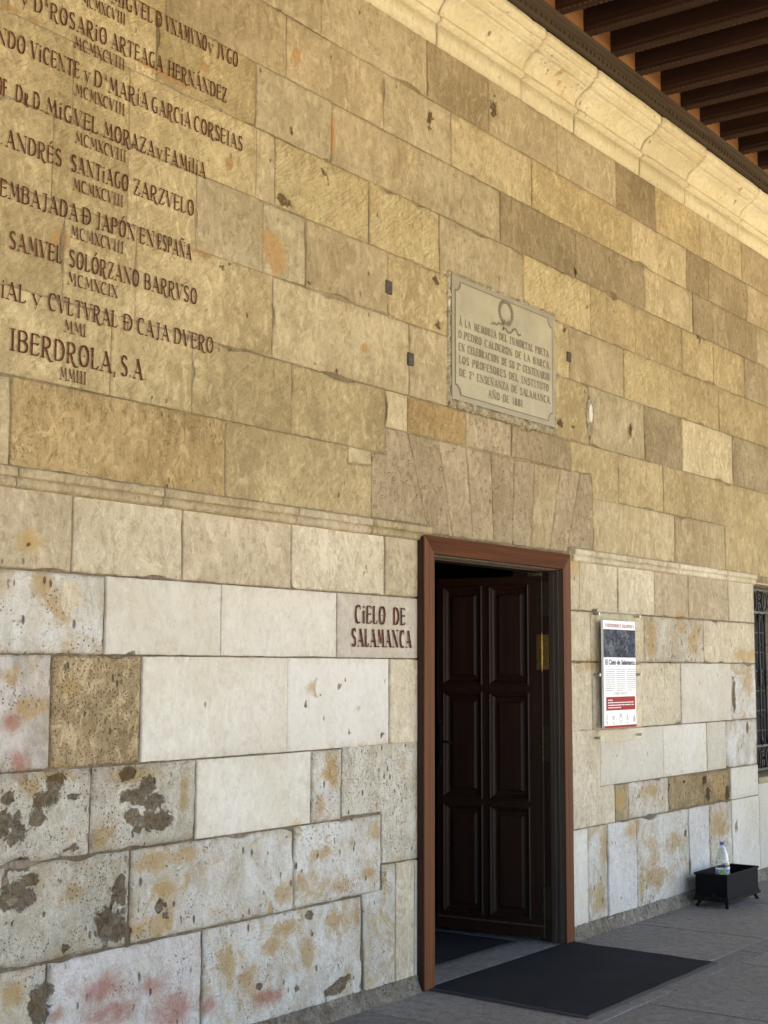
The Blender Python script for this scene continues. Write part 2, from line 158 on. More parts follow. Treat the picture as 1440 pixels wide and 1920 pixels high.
def stone_mat(name, base, vary=.18, grain=.10, pits=0.0, pscale=70, tool=0.0, ochre=0.0, white=0.0, streak=0.0, rough_b=.0015, dark=0.0, pock=0.0, cool=0.0):
    k = NT(name)
    co = k.coord()
    inf = k.n('ObjectInfo')
    rnd = inf.outputs['Random']
    off = k.n('CombineXYZ')
    k.link(k.math('MULTIPLY', rnd, 37.0), off.inputs[0]); k.link(k.math('MULTIPLY', rnd, 91.0), off.inputs[1]); k.link(k.math('MULTIPLY', rnd, 53.0), off.inputs[2])
    v = k.vmath('ADD', co, off.outputs[0])
    # overall tone of this block
    big = k.noise(v, 2.6, 5, .6, .4)
    mid = k.noise(v, 11, 6, .65, .3)
    fine = k.noise(v, 95, 3, .7)
    spk = k.noise(v, 330, 2, .6)
    b = base
    lo = tuple(x * (1 - vary * 1.35) * f for x, f in zip(b, (1.0, .96, .86))) + (1,)
    hi = tuple(min(.9, x * (1 + vary) * f) for x, f in zip(b, (1.0, 1.01, 1.03))) + (1,)
    c = k.mix(k.ramp(big, .32, .68), lo, hi)
    c = k.mix(k.ramp(mid, .35, .7, 0, .55), c, tuple(x * (1 - vary * 1.6) for x in b) + (1,))
    blo = k.noise(k.mapping(v, (1, 1, .7)), 34, 8, .74, .5)
    bl2 = k.noise(k.mapping(v, (1, 1, .6)), 16, 9, .72, 1.2)
    c = k.mix(k.ramp(blo, .49, .60, 0, min(1, grain * 7.5)), c, tuple(x * f for x, f in zip(b, (.64, .60, .52))) + (1,))
    c = k.mix(k.ramp(bl2, .50, .38, 0, min(1, grain * 6)), c, tuple(min(.74, x * 1.30 + .03) for x in b) + (1,))
    # block to block tone
    tone = k.ramp(k.math('FRACT', k.math('MULTIPLY', rnd, 7.31)), 0, 1, .89, 1.10)
    tc = k.n('CombineColor'); k.link(tone, tc.inputs[0]); k.link(k.math('POWER', tone, 1.1), tc.inputs[1]); k.link(k.math('POWER', tone, 1.35), tc.inputs[2])
    c = k.mix(1.0, c, tc.outputs[0], 'MULTIPLY')
    wide = k.noise(k.mapping(co, (1, 1, 1.2)), 1.35, 6, .62, .5)
    wt = k.ramp(wide, .34, .66, 1 - vary * .85, 1 + vary * .55)
    wc_ = k.n('CombineColor'); k.link(wt, wc_.inputs[0]); k.link(k.math('POWER', wt, 1.05), wc_.inputs[1]); k.link(k.math('POWER', wt, 1.25), wc_.inputs[2])
    c = k.mix(1.0, c, wc_.outputs[0], 'MULTIPLY')
    g = k.ramp(fine, .3, .7, 1 - grain, 1 + grain * .6)
    gc = k.n('CombineColor'); [k.link(g, gc.inputs[i]) for i in range(3)]
    c = k.mix(1.0, c, gc.outputs[0], 'MULTIPLY')
    g2 = k.ramp(spk, .3, .72, 1 - grain * .8, 1 + grain * .5)
    gc2 = k.n('CombineColor'); [k.link(g2, gc2.inputs[i]) for i in range(3)]
    c = k.mix(1.0, c, gc2.outputs[0], 'MULTIPLY')
    if white:
        wv = k.noise(k.mapping(v, (3.5, 3.5, 2.0), (0, 0, 0)), 1.6, 7, .68, .8)
        c = k.mix(k.ramp(wv, .46, .66, 0, white), c, tuple(min(.74, x * 1.12 + .05) for x in b) + (1,))
    if streak:
        sv = k.noise(k.mapping(v, (22, 22, 1.6)), 1.0, 5, .6, .5)
        sm = k.noise(v, 5, 3)
        c = k.mix(k.math('MULTIPLY', k.ramp(sv, .5, .68, 0, streak), k.ramp(sm, .4, .6)), c, (.30, .20, .09, 1))
    if ochre:
        on = k.noise(v, 4.8, 9, .72, 1.0)
        c = k.mix(k.ramp(on, .50, .64, 0, ochre), c, (.45, .295, .105, 1))
    # marked stains (vertex masks frayed by noise)
    fr = k.noise(co, 28, 8, .72, .6)
    fr2 = k.noise(co, 9, 7, .7, .6)
    fra = k.math('MULTIPLY', k.math('SUBTRACT', fr, .5), 2.2)
    frb = k.math('MULTIPLY', k.math('SUBTRACT', fr2, .5), 2.2)
    mo = k.ramp(k.math('ADD', k.attr('ochre'), k.math('ADD', frb, k.math('MULTIPLY', fra, .7))), .35, .85, 0, .72)
    mo = k.math('MULTIPLY', mo, k.ramp(k.attr('ochre'), 0, .15))
    c = k.mix(mo, c, (.44, .29, .11, 1))
    mr = k.ramp(k.math('ADD', k.attr('red'), frb), .3, 1.0, 0, .75)
    mr = k.math('MULTIPLY', mr, k.ramp(k.attr('red'), 0, .15))
    c = k.mix(mr, c, (.38, .15, .095, 1))
    mg = k.ramp(k.math('ADD', k.attr('orange'), fra), .44, .6, 0, .85)
    c = k.mix(k.math('MULTIPLY', mg, k.ramp(k.attr('orange'), 0, .15)), c, k.mix(k.ramp(fr, .4, .6), (.34, .20, .075, 1), (.44, .28, .12, 1)))
    # dark mineral veins and wall lichen
    dn_ = k.noise(v, 17, 9, .75, 1.0)
    c = k.mix(k.ramp(dn_, .60, .74, 0, .25 + dark), c, (.17, .125, .075, 1))
    h = k.math('MULTIPLY', fine, .35)
    h = k.math('ADD', h, k.math('MULTIPLY', mid, .9)); h = k.math('ADD', h, k.math('MULTIPLY', blo, 1.3))
    # pin holes
    vor = k.voro(v, pscale)
    pm = k.noise(v, 6, 4, .6)
    if pits:
        hole = k.math('MULTIPLY', k.ramp(vor, .12, .26, 1, 0), k.ramp(pm, .62 - .3 * pits, .72 - .25 * pits))
        vor2 = k.voro(k.mapping(v, (1, 1, .45)), pscale * .38)
        hole2 = k.math('MULTIPLY', k.ramp(vor2, .10, .22, 1, 0), k.ramp(k.noise(v, 9, 3), .60 - .15 * pits, .66 - .1 * pits))
        hole = k.math('MAXIMUM', hole, hole2)
        c = k.mix(k.math('MULTIPLY', hole, .8), c, (.13, .09, .05, 1))
        h = k.math('SUBTRACT', h, k.math('MULTIPLY', hole, 2.2))
    else:
        vor2 = k.voro(k.mapping(v, (1, 1, .55)), 16)
        hole = k.math('MULTIPLY', k.ramp(vor2, .06, .13, 1, 0), k.ramp(k.noise(v, 4, 3), .56, .6))
        c = k.mix(k.math('MULTIPLY', hole, .7), c, (.20, .14, .07, 1))
        h = k.math('SUBTRACT', h, k.math('MULTIPLY', hole, 1.5))
    if tool:
        tv = k.mapping(k.mapping(v, (1, 1, 1), (0, math.radians(38), 0)), (14, 14, 75))
        tn = k.noise(tv, 1.0, 5, .6, .35)
        c = k.mix(k.ramp(tn, .55, .72, 0, .5 * tool), c, tuple(x * .55 for x in b) + (1,))
        h = k.math('ADD', h, k.math('MULTIPLY', tn, 1.6 * tool))
    if pock:
        pv = k.voro(k.mapping(v, (1, 1, 1.25)), 21)
        dot = k.math('MULTIPLY', k.ramp(pv, .14, .26, 1, 0), k.ramp(k.noise(v, 3, 2), .3, .45))
        c = k.mix(k.math('MULTIPLY', dot, .4), c, (.52, .43, .30, 1))
        h = k.math('ADD', h, k.math('MULTIPLY', dot, 1.2 * pock))
    # eroded crust
    fr3 = k.math('MULTIPLY', k.math('SUBTRACT', k.noise(co, 13, 5, .6, .8), .5), 1.6)
    mc = k.ramp(k.math('ADD', k.math('ADD', k.attr('crust'), k.math('MULTIPLY', fra, .7)), fr3), .52, .66)
    mc = k.math('MULTIPLY', mc, k.ramp(k.attr('crust'), 0, .12))
    crn = k.noise(co, 48, 8, .78, .5)
    cc = k.mix(1.0, c, k.mix(k.ramp(crn, .40, .58), (.34, .25, .16, 1), (.84, .69, .50, 1)), 'MULTIPLY')
    c = k.mix(k.math('MULTIPLY', mc, .8), c, cc)
    h = k.math('SUBTRACT', h, k.math('MULTIPLY', mc, k.ramp(crn, .3, .7, .5, 3.5)))
    # grime along the block's own edges
    ed = k.attr('edge')
    en = k.noise(co, 22, 5, .7)
    c = k.mix(k.math('MULTIPLY', ed, k.math('MULTIPLY', k.ramp(en, .42, .66, 0, .6), k.ramp(k.noise(co, 3.1, 3), .42, .6, .1, 1))), c, (.25, .19, .12, 1))
    k.link(c, k.b.inputs['Base Color'])
    k.b.inputs['Roughness'].default_value = .9
    k.b.inputs['Specular IOR Level'].default_value = .2
    k.link(k.bump(h, 1.0, rough_b * 8.0), k.b.inputs['Normal'])
    return k.m

MS = {
 'y': stone_mat('yellow tooled sandstone', (.52, .42, .235), tool=.7, rough_b=.0016),
 'Y': stone_mat('bright diagonally tooled sandstone', (.63, .51, .29), vary=.10, tool=1.0, rough_b=.0018),
 't': stone_mat('tan sandstone', (.43, .35, .215), white=.35, tool=.25, rough_b=.0012),
 'g': stone_mat('grey tan sandstone', (.41, .345, .22), vary=.14, white=.25, rough_b=.0011),
 'd': stone_mat('brown tan sandstone', (.335, .27, .165), dark=.2, rough_b=.0012),
 'c': stone_mat('cream limestone', (.58, .505, .375), vary=.12, white=.3, rough_b=.0011),
 'a': stone_mat('pale tan limestone', (.46, .385, .265), vary=.12, white=.3, rough_b=.0011),
 'h': stone_mat('light straw sandstone', (.53, .445, .28), vary=.14, white=.25, tool=.3, rough_b=.0013),
 'f': stone_mat('fine grained ochre sandstone', (.43, .315, .15), vary=.2, grain=.14, pits=.35, pscale=120, white=.55, dark=.1, rough_b=.0015),
 'w': stone_mat('pale smooth limestone', (.60, .565, .49), vary=.055, grain=.04, rough_b=.0005),
 'W': stone_mat('white replaced limestone', (.68, .66, .62), vary=.035, grain=.03, rough_b=.0004),
 's': stone_mat('weathered white sandstone', (.70, .655, .57), vary=.15, grain=.075, ochre=.7, white=.8, pits=.35, dark=.08, rough_b=.002),
 'm': stone_mat('mottled pinkish sandstone', (.60, .545, .50), vary=.17, grain=.08, ochre=.5, white=.7, pits=.3, rough_b=.002),
 'q': stone_mat('ochre mottled pitted stone', (.64, .585, .48), vary=.17, grain=.08, ochre=.4, white=.6, pits=.8, pscale=85, streak=.3, rough_b=.002),
 'p': stone_mat('pitted ochre sandstone', (.42, .315, .175), vary=.2, pits=1.0, pscale=80, white=.45, grain=.2, dark=.15, rough_b=.002),
 'e': stone_mat('eroded crusted sandstone', (.64, .58, .47), vary=.18, grain=.085, ochre=.4, white=.5, pits=.5, dark=.25, rough_b=.003),
 'v': stone_mat('violet brown pocked sandstone', (.385, .31, .20), vary=.12, pock=1.0, rough_b=.0012),
 'o': stone_mat('orange sandstone', (.41, .29, .135), vary=.2, pock=.5, rough_b=.0012),
 'b': stone_mat('bluish white stone', (.66, .645, .62), vary=.08, grain=.06, pits=.3, pscale=110, rough_b=.001),
 'r': stone_mat('red stained pale stone', (.66, .61, .56), vary=.14, grain=.075, white=.6, ochre=.2, pits=.3, rough_b=.002),
 'k': stone_mat('smooth pinkish grey stone', (.46, .41, .345), vary=.06, grain=.05, rough_b=.0005),
 'z': stone_mat('cream moulded cornice stone', (.62, .555, .39), vary=.07, grain=.05, pits=.12, pscale=30, rough_b=.0009),
}
M_MORTARL = stone_mat('grey lime mortar', (.25, .20, .14), vary=.3, dark=.2, rough_b=.002)
M_MORTAR = stone_mat('lime mortar', (.36, .29, .175), vary=.3, dark=.2, rough_b=.002)
M_MORTAR2 = stone_mat('pale rough mortar', (.56, .48, .33), vary=.2, grain=.2, rough_b=.004)
def paint_mat():
    k = NT('dark red brown lettering paint')
    v = k.coord()
    n = k.noise(v, 55, 7, .75); n2 = k.noise(v, 7, 4, .6)
    c = k.mix(k.ramp(n2, .35, .65), (.058, .013, .007, 1), (.095, .028, .013, 1))
    c = k.mix(k.ramp(n, .57, .66, 0, .75), c, (.30, .22, .12, 1))
    k.link(c, k.b.inputs['Base Color']); k.b.inputs['Roughness'].default_value = .85; k.b.inputs['Specular IOR Level'].default_value = .15
    return k.m
M_LETTER = paint_mat()
M_PLAQUE = simple('worn grey marble', (.325, .29, .195), .6, grain=.16, gscale=5, bump=.0004)
M_PLAQUEB = simple('grey marble border', (.25, .225, .155), .55, grain=.10, gscale=8)
M_ENGR = simple('dull engraved paint', (.165, .135, .085), .8, grain=.25, gscale=50)
M_IRON = simple('rusty dark iron', (.06, .047, .034), .7, metal=.3, grain=.5, gscale=60, bump=.002)
M_BLACK = simple('black wrought iron', (.012, .012, .013), .45, metal=.4)
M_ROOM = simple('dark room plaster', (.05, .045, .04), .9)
M_BRASS = simple('aged brass', (.30, .20, .06), .42, metal=.85, grain=.45, gscale=50)
M_DBRASS = simple('dark tarnished brass', (.045, .033, .018), .55, metal=.7, grain=.4, gscale=50)

def wood_mat(name, base, lo, axis='z', rough=.5, scale=1.0, bump=.0008, spec=.5, coat=0.0):
    k = NT(name)
    co = k.coord()
    rnd = k.n('ObjectInfo').outputs['Random']
    off = k.n('CombineXYZ'); k.link(k.math('MULTIPLY', rnd, 31.0), off.inputs[0]); k.link(k.math('MULTIPLY', rnd, 17.0), off.inputs[1]); k.link(k.math('MULTIPLY', rnd, 11.0), off.inputs[2])
    v = k.vmath('ADD', co, off.outputs[0])
    s = {'x': (1.2, 45, 45), 'y': (45, 1.2, 45), 'z': (45, 45, 1.2)}[axis]
    n = k.noise(k.mapping(v, tuple(a * scale for a in s)), 1.0, 6, .6, .6)
    big = k.noise(v, 2.5, 4, .6)
    c = k.mix(k.ramp(n, .3, .7), lo + (1,), base + (1,))
    c = k.mix(k.ramp(big, .35, .65, 0, .35), c, tuple(x * .7 for x in base) + (1,))
    kn = k.voro(k.mapping(v, tuple(a * .1 * scale for a in s)), .55)
    c = k.mix(k.ramp(kn, .03, .10, .7, 0), c, tuple(x * .25 for x in base) + (1,))
    k.link(c, k.b.inputs['Base Color'])
    k.b.inputs['Roughness'].default_value = rough
    k.b.inputs['Specular IOR Level'].default_value = spec
    k.b.inputs['Coat Weight'].default_value = coat
    k.b.inputs['Coat Roughness'].default_value = .35
    k.link(k.bump(n, .7, bump), k.b.inputs['Normal'])
    return k.m
M_CASE = wood_mat('new red brown door casing wood', (.145, .050, .014), (.062, .019, .006), 'z', .65, spec=.18)
M_CASEX = wood_mat('red brown casing wood across', (.10, .034, .011), (.042, .013, .0045), 'x', .75, spec=.1)
M_DOOR = wood_mat('old dark stained door wood', (.036, .0145, .008), (.013, .0055, .0032), 'z', .5, spec=.3)
M_WORN = wood_mat('worn grey brown wood', (.10, .078, .06), (.035, .024, .017), 'z', .6, spec=.3)
M_BEAM = wood_mat('dark brown ceiling beam wood', (.030, .0105, .0045), (.010, .0035, .0016), 'y', .75, .5, .003, spec=.2)
M_CARVE = wood_mat('dusty carved beam edge', (.085, .045, .022), (.022, .010, .004), 'y', .85, .6, .003, spec=.15)
M_PLATE = wood_mat('dusty dark carved wall plate', (.065, .045, .027), (.03, .019, .011), 'x', .85, .6, .002, spec=.15)
M_PANEL = wood_mat('warm orange wood', (.27, .125, .042), (.09, .034, .011), 'x', .6, .5)

# ------------------------------------------------------------------ object helpers
def link(name, me, mat=None, parent=None, **props):
    o = bpy.data.objects.new(name, me)
    COL.objects.link(o)
    if mat is not None and me is not None:
        if isinstance(mat, (list, tuple)):
            if not me.materials:
                for m_ in mat: me.materials.append(m_)
        elif not me.materials: me.materials.append(mat)
    if parent: o.parent = parent
    for a, v in props.items(): o[a] = v
    return o

def thing(name, label, cat, loc=(0, 0, 0), group=None):
    o = bpy.data.objects.new(name, None)
    COL.objects.link(o)
    o.location = loc
    o.empty_display_size = .1
    o['label'] = label; o['category'] = cat
    if group: o['group'] = group
    return o

def mesh(name, verts, faces, smooth=False):
    me = bpy.data.meshes.new(name)
    me.from_pydata([tuple(v) for v in verts], [], faces)
    me.update()
    if smooth:
        for p in me.polygons: p.use_smooth = True
    return me

class MB:
    def __init__(s, org=(0, 0, 0)): s.v = []; s.f = []; s.o = Vector(org)
    def add(s, vs, fs):
        n = len(s.v)
        s.v += [tuple(Vector(v) - s.o) for v in vs]
        s.f += [tuple(i + n for i in f) for f in fs]
    def box(s, x0, x1, y0, y1, z0, z1):
        s.add([(x0, y0, z0), (x1, y0, z0), (x1, y1, z0), (x0, y1, z0), (x0, y0, z1), (x1, y0, z1), (x1, y1, z1), (x0, y1, z1)],
              [(0, 3, 2, 1), (4, 5, 6, 7), (0, 1, 5, 4), (1, 2, 6, 5), (2, 3, 7, 6), (3, 0, 4, 7)])
    def cbox(s, x0, x1, y0, y1, z0, z1, b=.003):
        # chamfered box
        bm = bmesh.new()
        bmesh.ops.create_cube(bm, size=1)
        for v in bm.verts:
            v.co = Vector(((x0 + x1) / 2 + v.co.x * (x1 - x0), (y0 + y1) / 2 + v.co.y * (y1 - y0), (z0 + z1) / 2 + v.co.z * (z1 - z0)))
        bmesh.ops.bevel(bm, geom=bm.edges[:], offset=b, segments=2, affect='EDGES', profile=.6)
        bm.verts.index_update()
        s.add([v.co.copy() for v in bm.verts], [tuple(v.index for v in f.verts) for f in bm.faces])
        bm.free()
    def tube(s, pts, rad, n=8, cap=True):
        pts = [Vector(p) for p in pts]
        rs = rad if isinstance(rad, (list, tuple)) else [rad] * len(pts)
        rings = []
        for i, p in enumerate(pts):
            d = (pts[min(i + 1, len(pts) - 1)] - pts[max(i - 1, 0)]).normalized()
            a = d.orthogonal().normalized() if i == 0 else (prev - d * prev.dot(d)).normalized()
            prev = a
            b = d.cross(a)
            rings.append([p + (a * math.cos(t) + b * math.sin(t)) * rs[i] for t in [2 * math.pi * j / n for j in range(n)]])
        vs = [v for r in rings for v in r]
        fs = [(i * n + j, i * n + (j + 1) % n, (i + 1) * n + (j + 1) % n, (i + 1) * n + j) for i in range(len(pts) - 1) for j in range(n)]
        if cap: fs += [tuple(range(n))[::-1], tuple((len(pts) - 1) * n + j for j in range(n))]
        s.add(vs, fs)
    def lathe(s, prof, cx, cy, n=24):
        vs = [(cx + r * math.cos(2 * math.pi * j / n), cy + r * math.sin(2 * math.pi * j / n), z) for r, z in prof for j in range(n)]
        fs = [(i * n + j, i * n + (j + 1) % n, (i + 1) * n + (j + 1) % n, (i + 1) * n + j) for i in range(len(prof) - 1) for j in range(n)]
        s.add(vs, fs)
    def prism(s, prof, x0, x1):
        # closed (y, z) profile swept along x
        n = len(prof)
        s.add([(x0, y, z) for y, z in prof] + [(x1, y, z) for y, z in prof],
              [(i, (i + 1) % n, n + (i + 1) % n, n + i) for i in range(n)] + [tuple(range(n))[::-1], tuple(range(n, 2 * n))])
    def build(s, name, mat, parent=None, smooth=False, **p):
        me = mesh(name, s.v, s.f, smooth)
        bm = bmesh.new(); bm.from_mesh(me); bmesh.ops.recalc_face_normals(bm, faces=bm.faces); bm.to_mesh(me); bm.free()
        return link(name, me, mat, parent, **p)

# ------------------------------------------------------------------ the ground
def pavement():
    root = link('pavement', None); root['kind'] = 'structure'
    k = NT('worn grey granite paving')
    v = k.coord('Object')
    rnd = k.n('ObjectInfo').outputs['Random']
    fine = k.noise(v, 160, 4, .7)
    mid = k.noise(v, 18, 7, .7, .4)
    big = k.noise(v, 2.2, 5, .6)
    c = k.mix(k.ramp(big, .3, .7), (.17, .158, .145, 1), (.245, .228, .208, 1))
    c = k.mix(k.ramp(mid, .42, .62, 0, .8), c, (.10, .093, .086, 1))
    tone = k.ramp(rnd, 0, 1, .82, 1.15); tc = k.n('CombineColor'); [k.link(tone, tc.inputs[i]) for i in range(3)]
    c = k.mix(1.0, c, tc.outputs[0], 'MULTIPLY')
    fl = k.noise(k.mapping(v, (1, 2.2, 1), (0, 0, .5)), 55, 4, .7, .8)
    c = k.mix(k.ramp(fl, .53, .66, 0, .7), c, (.29, .28, .275, 1))
    c = k.mix(k.ramp(fine, .32, .5, .75, 0), c, (.05, .048, .048, 1))
    c = k.mix(k.ramp(k.noise(v, 70, 5, .75), .56, .66, 0, .6), c, (.33, .315, .30, 1))
    k.link(c, k.b.inputs['Base Color'])
    k.b.inputs['Roughness'].default_value = .72
    hh = k.math('ADD', k.math('MULTIPLY', fine, .4), k.math('MULTIPLY', mid, 1.0))
    k.link(k.bump(hh, 1.0, .010), k.b.inputs['Normal'])
    gm = k.m
    bed = MB(); bed.box(-6, 24, -5.6, 0.25, -.12, -.012)
    bed.build('paving_bed', simple('dark joint grit', (.035, .033, .03), .95, grain=.4, gscale=90), root)
    rows = [(-.003, -.865, [-6, -4.9, -3.7, -2.6, -1.4, -.2, .9, 2.1, 3.2, 4.4, 5.35, 6.9, 8.12, 9.3, 10.4, 11.6, 12.8, 14, 15.2, 17, 19, 21, 24]),
            (-.865, -1.0, [-6, -3, -.5, 1.8, 4.0, 5.6, 6.6, 7.7, 9.4, 11.2, 13, 15, 18, 24]),
            (-1.0, -2.05, [-6, -5, -3.8, -2.6, -1.3, -.1, 1.2, 2.4, 3.6, 4.9, 6.25, 7.38, 8.6, 9.8, 11, 12.3, 13.6, 15, 17, 19, 21, 24]),
            (-2.05, -3.1, [-6, -4.4, -3, -1.8, -.4, .8, 2.0, 3.1, 4.3, 5.5, 6.8, 8.0, 9.2, 10.5, 12, 14, 16, 18, 21, 24]),
            (-3.1, -4.3, [-6, -4.9, -3.5, -2.2, -1, .3, 1.6, 2.9, 4.1, 5.3, 6.5, 7.8, 9, 10.3, 12, 14, 16, 18, 21, 24]),
            (-4.3, -5.6, [-6, -4.2, -2.7, -1.2, .4, 1.9, 3.3, 4.8, 6.3, 7.7, 9.2, 11, 13, 15, 18, 21, 24])]
    for y1, y0, xs in rows:
        for a, b in zip(xs, xs[1:]):
            cx, cy = (a + b) / 2, (y0 + y1) / 2
            g = .0035
            x0, x1, ya, yb = a + g, b - g, y0 + g, y1 - g
            dz = random.uniform(-.0015, .0015)
            n = 14; vs = []; 
            per = []
            for i in range(n): per.append((x0 + (x1 - x0) * i / n, ya))
            for i in range(n): per.append((x1, ya + (yb - ya) * i / n))
            for i in range(n): per.append((x1 - (x1 - x0) * i / n, yb))
            for i in range(n): per.append((x0, yb - (yb - ya) * i / n))
            N = len(per)
            for q, (ins, z) in enumerate(((0, -.03), (0, -.004), (.004, 0.0))):
                for (px, py) in per:
                    j = noise.noise(Vector((px * 9, py * 9, 3))) * .0025
                    ddx = (cx - px); ddy = (cy - py); L = math.hypot(ddx, ddy)
                    vs.append((px + ddx / L * (ins + j + .002) - cx, py + ddy / L * (ins + j + .002) - cy, z + dz))
            fs = [(q * N + i, q * N + (i + 1) % N, (q + 1) * N + (i + 1) % N, (q + 1) * N + i) for q in range(2) for i in range(N)]
            fs.append(tuple(2 * N + i for i in range(N)))
            o = link('paving_slab', mesh('paving_slab', vs, fs), gm, root)
            o.location = (cx, cy, 0)
    return gm
PAVE = pavement()
# sunlit courtyard beyond the open side of the gallery
cg = MB(); cg.add([(-45, -60, -.16), (70, -60, -.16), (70, -5.6, -.16), (-45, -5.6, -.16)], [(0, 1, 2, 3)])
ground_m = simple('pale warm courtyard gravel', (.58, .46, .28), .95, grain=.25, gscale=3)
cg.build('courtyard_ground', ground_m, None, kind='structure')
gb = MB(); gb.add([(-300, -400, -.2), (300, -400, -.2), (300, 300, -.2), (-300, 300, -.2)], [(0, 1, 2, 3)])
gb.build('ground', simple('dusty ground', (.36, .30, .21), .95, grain=.2, gscale=.5), None, kind='structure')

# ------------------------------------------------------------------ the stone wall
WALL = thing('stone_wall', 'long golden and white ashlar sandstone wall with painted names and a moulded cornice', 'wall')
REL = {'e': .007, 's': .0028, 'm': .003, 'q': .0025, 'p': .0022, 'r': .004, 'y': .0016, 'Y': .0018, 't': .0014, 'g': .0012, 'd': .0014, 'c': .0012, 'w': .0006, 'W': .0004, 'k': .0004, 'b': .001, 'v': .0015, 'o': .0015, 'f': .0018, 'a': .0012, 'h': .0014}
def blobmask(blobs, x, z):
    m = 0.0
    for bx, bz, rx, rz in blobs:
        dx = (x - bx) / rx; dz = (z - bz) / rz
        if abs(dx) < 1.7 and abs(dz) < 1.7:
            d = math.sqrt(dx * dx + dz * dz)
            m = max(m, min(1.0, max(0.0, 1.25 - .75 * d)))
    return m

def put_attrs(me, data):
    for nm, vals in data.items():
        if any(vals):
            a = me.attributes.new(nm, 'FLOAT', 'POINT')
            a.data.foreach_set('value', vals)

def flatzone(x0, x1, z0, z1):
    return (x1 < 4.9 and z0 > 2.5) or (5.1 < (x0 + x1) / 2 < 5.85 and 1.59 < (z0 + z1) / 2 < 1.9)

def stone(x0, x1, z0, z1, kls, seed, gap=.0022):
    if z0 > 2.2: gap = .0013
    if flatzone(x0, x1, z0, z1) and z0 > 2.2: gap = .0006
    flat = flatzone(x0, x1, z0, z1)
    rel = REL[kls]
    near = x0 < 6 and z0 < 1.3
    step = .016 if near else (.02 if x0 < 7.5 else .028)
    if x0 > 11 or x1 < 2.9: step = .08
    proud = 0.0 if flat else random.uniform(-.0025, .0025) + {'W': -.004, 'e': .003, 'd': .001}.get(kls, 0)
    if flat: rel = min(rel, .0012)
    ax0, ax1, az0, az1 = x0 + gap, x1 - gap, z0 + gap * .8, z1 - gap * .8
    tx = random.uniform(-.0015, .0015) if not flat else 0
    rad = {'W': .002, 'w': .0025, 'k': .002, 'e': .012, 's': .008, 'r': .010, 'm': .008, 'p': .007, 'q': .007}.get(kls, .0045)
    def ticks(a, b):
        w_ = b - a
        n = max(2, int(w_ / step))
        mids = [a + 2 * rad + (w_ - 4 * rad) * i / n for i in range(n + 1)]
        return [a, a + rad * .5] + mids + [b - rad * .5, b]
    X = ticks(ax0, ax1); Zs = ticks(az0, az1)
    nx, nz = len(X), len(Zs)
    vs = []; cr = []; oc = []; og = []; rd = []; ed = []
    lc = [b for b in CRUST if x0 - b[2] < b[0] < x1 + b[2] and z0 - b[3] < b[1] < z1 + b[3]]
    lo = [b for b in OCHRE if x0 - b[2] < b[0] < x1 + b[2] and z0 - b[3] < b[1] < z1 + b[3]]
    lg = [b for b in ORANGE if x0 - b[2] < b[0] < x1 + b[2] and z0 - b[3] < b[1] < z1 + b[3]]
    lr = [b for b in RED if x0 - b[2] < b[0] < x1 + b[2] and z0 - b[3] < b[1] < z1 + b[3]]
    cx, cz = (x0 + x1) / 2, (z0 + z1) / 2
    if flat: rad = .0018
    ja = {'W': .0015, 'w': .0025, 'k': .002, 'e': .005, 's': .0036, 'r': .004, 'm': .0035, 'p': .004, 'q': .0035}.get(kls, .0036)
    if flat: ja *= .5
    for j, z in enumerate(Zs):
        for i, x in enumerate(X):
            d = min(i, nx - 1 - i, j, nz - 1 - j)
            dist = min(x - ax0, ax1 - x, z - az0, az1 - z)
            px, pz = x, z
            if d <= 2 and ja:
                q = noise.noise(Vector((x * 11, seed, z * 11)))
                q2 = noise.noise(Vector((x * 45, seed + 5, z * 45)))
                chip = max(0, noise.noise(Vector((x * 6, seed + 9, z * 6))) - .30) * .045
                amt = (max(0, .35 + q) * ja * .9 + max(0, q2) * ja * .6 + chip * (.15 if kls in 'Wwk' else 1)) * (1.0, .8, .35)[d]
                if i <= 2 and i == d or (nx - 1 - i) == d: px += amt if i < nx / 2 else -amt
                if j <= 2 and j == d or (nz - 1 - j) == d: pz += amt if j < nz / 2 else -amt
            m = blobmask(lc, x, z) if lc else 0
            y = -proud + tx * (x - cx)
            r1 = noise.fractal(Vector((x * 5, seed * .37, z * 5)), 1.0, 2.0, 4)
            y += rel * (r1 * 1.2)
            if kls in 'esrmqp': y += rel * .5 * noise.noise(Vector((x * 34, seed, z * 34)))
            if m > .3 and near: y += .011 * min(1, (m - .3) * 2.2) * (.7 + .6 * noise.noise(Vector((x * 25, 1, z * 25))))
            if dist < rad * 2.2 and d > 0:
                t = 1 - dist / (rad * 2.2)
                y += rad * .8 * t * t
            if d == 0: y += .013 if z1 < 2.3 else (.004 if flat else .008)
            vs.append((px, y, pz))
            cr.append(m * (.66 if z > 2.3 else 1)); oc.append(blobmask(lo, x, z) if lo else 0); og.append(blobmask(lg, x, z) if lg else 0); rd.append(blobmask(lr, x, z) if lr else 0)
            ed.append(1.0 if d <= 1 else max(0, 1 - dist / .045) * .8)
    fs = [(j * nx + i, j * nx + i + 1, (j + 1) * nx + i + 1, (j + 1) * nx + i) for j in range(nz - 1) for i in range(nx - 1)]
    me = mesh('stone', vs, fs, True)
    put_attrs(me, {'crust': cr, 'ochre': oc, 'orange': og, 'red': rd, 'edge': ed})
    return link('stone', me, MS[kls], WALL)

for i, (a, b, zt, zb, kls) in enumerate(ROWS):
    if a < 5.80 < b < 5.9: b = 5.868
    stone(a, b, zb, zt, kls, i * 3.1)

